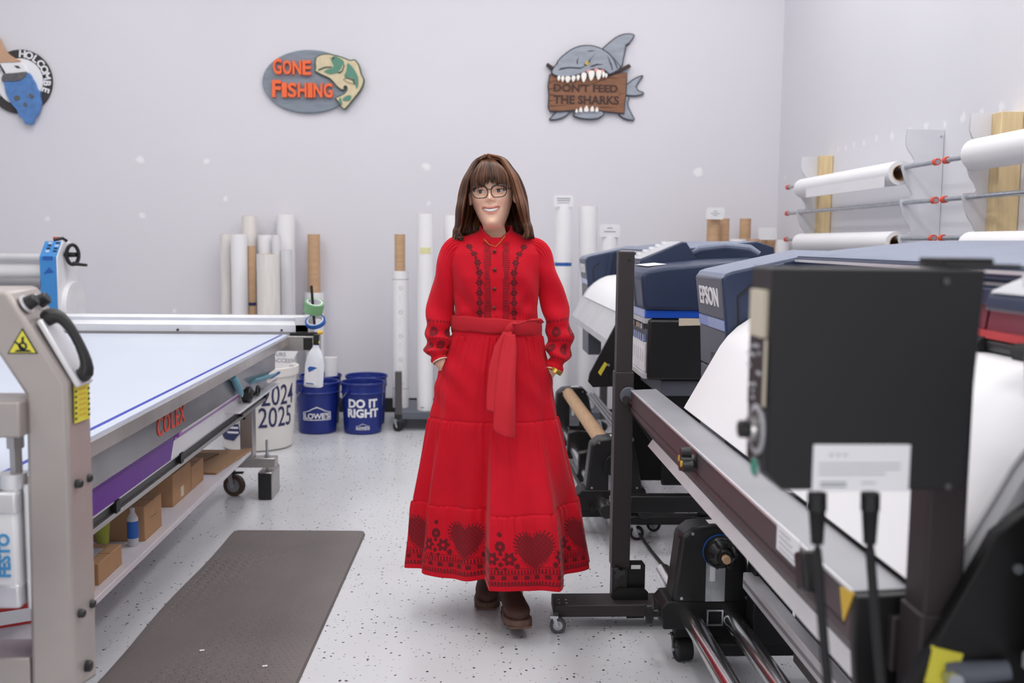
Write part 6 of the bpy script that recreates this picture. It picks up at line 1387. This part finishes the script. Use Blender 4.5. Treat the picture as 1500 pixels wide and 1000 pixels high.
# stand collar
g = G(); n = 48; rows = []
for (h_, e2) in ((0, .004), (.012, .003), (.024, .001)):
    rows.append([(HC.x+.012+(.054+e2)*math.sin(t), 3.43-(.047+e2)*math.cos(t) if math.cos(t) > 0 else 3.43-(.056+e2)*math.cos(t), 1.354+h_*(1-.35*max(0, math.cos(t)))-.030*max(0, math.cos(t))**1.5-.012*max(0, math.cos(t)-.9)*8*h_/.024) for t in [.12+(2*math.pi-.24)*i/n for i in range(n+1)]])
co = link('dress_collar', g.loft(rows, close=False, cap=False), mat('plain_red', (190,5,31), .78, sheen=.08, bump=.12, bscale=260, var=.05), pe, fixn=False)
md = co.modifiers.new('solid', 'SOLIDIFY'); md.thickness = .003
for (px, py) in ((724.5, 368), (724.5, 395), (724, 423), (724, 451)):
    p = at(px, py, Y=3.33); j = np.argmin(np.abs(z-p.z)) if False else 0
    zi = int(np.argmin(np.abs(np.linspace(1.372, 1.01, 200)-p.z))); col = np.argmin(np.abs(Xs[zi]-p.x)+(c_[zi] < 0)*9); yb = Ys[zi, col]+3.43
    link('button', G().lathe((0,0,0), [(.0001,.0045),(.0038,.004),(.0062,.002),(.0064,0),(.004,-.002)], 14).xf(lambda v, p=p, yb=yb: Vector((p.x+v.x, yb-v.z-.001, p.z+v.y))), MATS['button_bronze'], pe)
# necklace
p = [at(709, 350, Y=3.372), at(717, 358, Y=3.362), at(726, 361, Y=3.352), at(733, 354, Y=3.362), at(740, 345, Y=3.375)]
link('necklace', G().tube(p, .0012, 6), MATS['gold'], pe)
# sleeves
def sleeve(cl, seed, trim_side):
    P0 = np.array([list(at(px, py, Y=y_)) for (px, py, y_, r_) in cl]); Rr = np.array([r_ for *_, r_ in cl]); m = 150; t_in = np.linspace(0, 1, len(cl)); tt = np.linspace(0, 1, m)
    def sm(a): v = np.interp(tt, t_in, a); return np.convolve(np.pad(v, 9, 'edge'), np.ones(19)/19, 'valid')
    ctr = np.stack([sm(P0[:, i]) for i in range(3)], -1); rr = sm(Rr); kk = 96; a = np.linspace(0, 2*np.pi, kk, endpoint=False); V = np.zeros((m, kk, 3)); M = np.zeros((m, kk)); rs = np.random.RandomState(seed)
    for i in range(m):
        d = Vector(ctr[min(i+1, m-1)]-ctr[max(i-1, 0)]).normalized(); ay_ = Vector((0,1,0)); ay_ = (ay_-d*ay_.dot(d)).normalized(); ax_ = ay_.cross(d)
        t = tt[i]
        wr = .0068*np.sin(t*46+np.cos(a-1.2)*2.2+seed)*sst(.45, .75, t)+.0045*np.sin(t*24+a*2+seed)*sst(.15,.5,t)+.0035*np.sin(a*22+seed)*np.exp(-((t-.2)/.07)**2)+.0022*np.sin(a*16)*sst(.88,.95,t)
        r = rr[i]+wr*(1-.75*sst(.88, .97, t))
        if i > m-10: r = r*(1-.04*(i-(m-10))/10)
        V[i] = ctr[i]+np.outer(np.cos(a)*r, ax_)+np.outer(np.sin(a)*r*1.08, ay_)
    for i in range(m):
        t = tt[i]
        if .60 < t < .90:
            for (t0, ph) in ((.68, 0), (.80, .55)):
                for q_ in range(5):
                    a0 = q_*2*np.pi/5+ph; da = (a-a0+np.pi) % (2*np.pi)-np.pi; dd = np.hypot(da*rr[i], (t-t0)*.42); M[i] = np.maximum(M[i], (dd < .0165)*(dd > .003)*.9)
            if .60 < t < .615 or .735 < t < .75 or .865 < t < .885: M[i] = np.maximum(M[i], (np.sin(a*24) > 0)*.85)
    Cc = RED*(1-M[..., None])+DARK*M[..., None]
    o = grid('dress_sleeve', V, Cc, MATS['dress_fabric'], pe, thick=.002)
    e = V[-2]; link('cuff_trim', G().tube([tuple(v) for v in e[::6]]+[tuple(e[0])], .0022, 6), MATS['cream_trim'], o)
    return o
sleeve([(696,364,3.43,.032),(680,361,3.425,.038),(666,363,3.42,.040),(658,380,3.42,.039),(654,398,3.425,.039),(647,435,3.44,.042),(643,470,3.44,.046),(641,495,3.43,.045),(640,512,3.41,.038),(641,521,3.40,.029),(645,531,3.39,.026)], 1, -1)
sleeve([(757,366,3.43,.032),(773,363,3.425,.038),(787,366,3.42,.040),(795,382,3.42,.039),(799,400,3.425,.039),(810,435,3.44,.042),(817,468,3.44,.048),(820,494,3.43,.045),(819,515,3.41,.040),(815,532,3.40,.033),(810,545,3.39,.027)], 2, 1)
wt = at(815, 541, Y=3.36); link('watch', G().ring(wt+Vector((-.004,.02,-.012)), wt+Vector((.004,.02,.0)), .0235, .0215, 24), MATS['gold'], pe)
# sash
n = 120; rows = []
for j in range(9):
    t = j/8; zz_ = 1.008+.050*t; rows.append([(.098+(.151+.003*math.sin(math.pi*t))*math.sin(a), 3.43-(.103 if math.cos(a) > 0 else .097)*math.cos(a)*(1+.03*math.sin(math.pi*t)), zz_-.012*math.sin(a)*0+.008*math.cos(a)+.010*(-math.sin(a)) * (1 if math.cos(a) > 0 else .2)+.0015*math.sin(9*a+j)) for a in [2*math.pi*i/n for i in range(n)]])
sa = link('sash', G().loft(rows, cap=False), MATS['plain_red'], pe); md = sa.modifiers.new('solid', 'SOLIDIFY'); md.thickness = .004; md.offset = 1
kp = at(748, 480, Y=3.305)
link('sash_knot', G().loft([[(kp.x+sx_+rx*math.cos(a), kp.y+.012-ry*math.sin(a) , kp.z+dz+.35*rx*math.cos(a)) for a in [2*math.pi*i/18 for i in range(18)]] for (sx_, rx, ry, dz) in ((-.004,.012,.010,-.024),(-.002,.020,.016,-.014),(0,.021,.018,0),(.004,.018,.015,.012),(.006,.008,.008,.02))]), MATS['plain_red'], sa, sub=1)
def ribbon(pts, wd, name='sash_tail', wob=.004, seed=0):
    """pts: px,py,Y centre line with half widths in px"""
    rows = []; m = len(pts); ts = np.linspace(0, m-1, 30)
    arr = np.array([[*at(px-w_, py, Y=y_), *at(px+w_, py+sk, Y=y_)] for (px, py, y_, w_, sk) in pts])
    for t in ts:
        v = [np.interp(t, range(m), arr[:, i]) for i in range(6)]; L_, R2 = Vector(v[:3]), Vector(v[3:]); row = []
        for q_ in range(11): s_q = q_/10; p = L_.lerp(R2, s_q); p.y -= wob*math.sin(s_q*math.pi*2+seed+t*.5)+.006*math.sin(s_q*math.pi); row.append(tuple(p))
        rows.append(row)
    o = link(name, G().loft(rows, close=False, cap=False), MATS['plain_red'], sa, fixn=False); md = o.modifiers.new('solid', 'SOLIDIFY'); md.thickness = .004; return o
ribbon([(744,486,3.305,6,0),(737,508,3.285,13,0),(727,540,3.255,11,0),(722,575,3.225,9,0),(720,602,3.20,7,3)], 0, seed=1)
ribbon([(747,488,3.30,7,2),(745,512,3.275,11,0),(741,550,3.235,13,0),(739,590,3.20,15,0),(738,628,3.175,16,8),(740,634,3.172,13,8)], 0, seed=2)
ribbon([(752,476,3.305,3,0),(758,474,3.295,6,0),(772,471,3.30,9,-3),(786,470,3.315,7,-3),(794,472,3.335,3,0)], 0, 'sash_loop', .002, 3)
# pockets openings
for (px, py, s) in ((640, 540, 1), (808, 548, -1)):
    pass
# ---------------- boots
def boot(cx0, heel_y, yaw, pitch, name):
    """toe points to -y; built flat, then pitched about the heel"""
    F = []
    prof = [(.0,.030,.02,.07),(.03,.036,.0,.085),(.07,.038,.0,.088),(.11,.040,.0,.078),(.15,.044,.0,.062),(.19,.046,.0,.056),(.225,.041,.0,.052),(.25,.028,.006,.042),(.262,.010,.012,.026)]
    def xf(g):
        ca, sa_, cp, sp_ = math.cos(yaw), math.sin(yaw), math.cos(pitch), math.sin(pitch)
        def fn(v):
            y_, z_ = v.y*cp-v.z*sp_, v.y*sp_*-1*-1+v.z*cp
            y_, z_ = v.y*cp+v.z*sp_*1, -v.y*sp_+v.z*cp
            return Vector((cx0+v.x*ca-y_*sa_, heel_y+v.x*sa_+y_*ca, z_+.002))
        return g.xf(fn)
    rings = []; n = 24
    for (d, w_, z0, h_) in prof: rings.append([(w_*math.copysign(abs(math.cos(2*math.pi*i/n))**.75, math.cos(2*math.pi*i/n)), -d, 0.018+z0*.5+(h_-.0)*(.5+.5*math.sin(2*math.pi*i/n)) if True else 0) for i in range(n)])
    o = link(name, xf(G().loft(rings)), MATS['boot_suede'], pe, sub=1)
    sh_ = [[((r_)*math.cos(t), -.055+y0-(r_*1.12)*math.sin(t), zz_) for t in [2*math.pi*i/n for i in range(n)]] for (zz_, r_, y0) in ((.05,.040,.006),(.09,.044,.004),(.13,.046,.002),(.19,.050,0),(.24,.053,0))]
    link('boot_shaft', xf(G().loft(sh_)), MATS['boot_suede'], o)
    outl = [(.034*math.cos(t), -.03+.035*math.sin(t)) for t in [math.pi*i/8 for i in range(9)]]+[(-.036,-.09),(-.046,-.16),(-.049,-.20),(-.044,-.24),(-.028,-.268),(0,-.277),(.028,-.268),(.044,-.24),(.049,-.20),(.046,-.16),(.036,-.09)]
    sl_ = link('boot_sole', xf(G().prism(outl, 'z', 0.006, .026)), MATS['boot_sole'], o, bev=.004)
    for i in range(9):
        yy = -.012-.03*i
        if .09 < -yy < .115: continue
        w_ = np.interp(-yy, [0,.1,.2,.25,.28],[.034,.036,.048,.038,.01]); link('tread_lug', xf(G().box(-w_, w_, yy-.02, yy, 0, .0075)), MATS['boot_sole'], sl_)
    link('pull_tab', xf(G().box(-.008,.008,-.002,.004,.19,.235)), MATS['boot_suede'], o)
    return o
fx_ = at(750, 900, Y=3.25).x
boot(fx_, 3.46, .10, R_(9), 'boot')
bx_ = at(719, 890, Y=3.5).x
boot(bx_, 3.75, -.06, 0, 'boot')
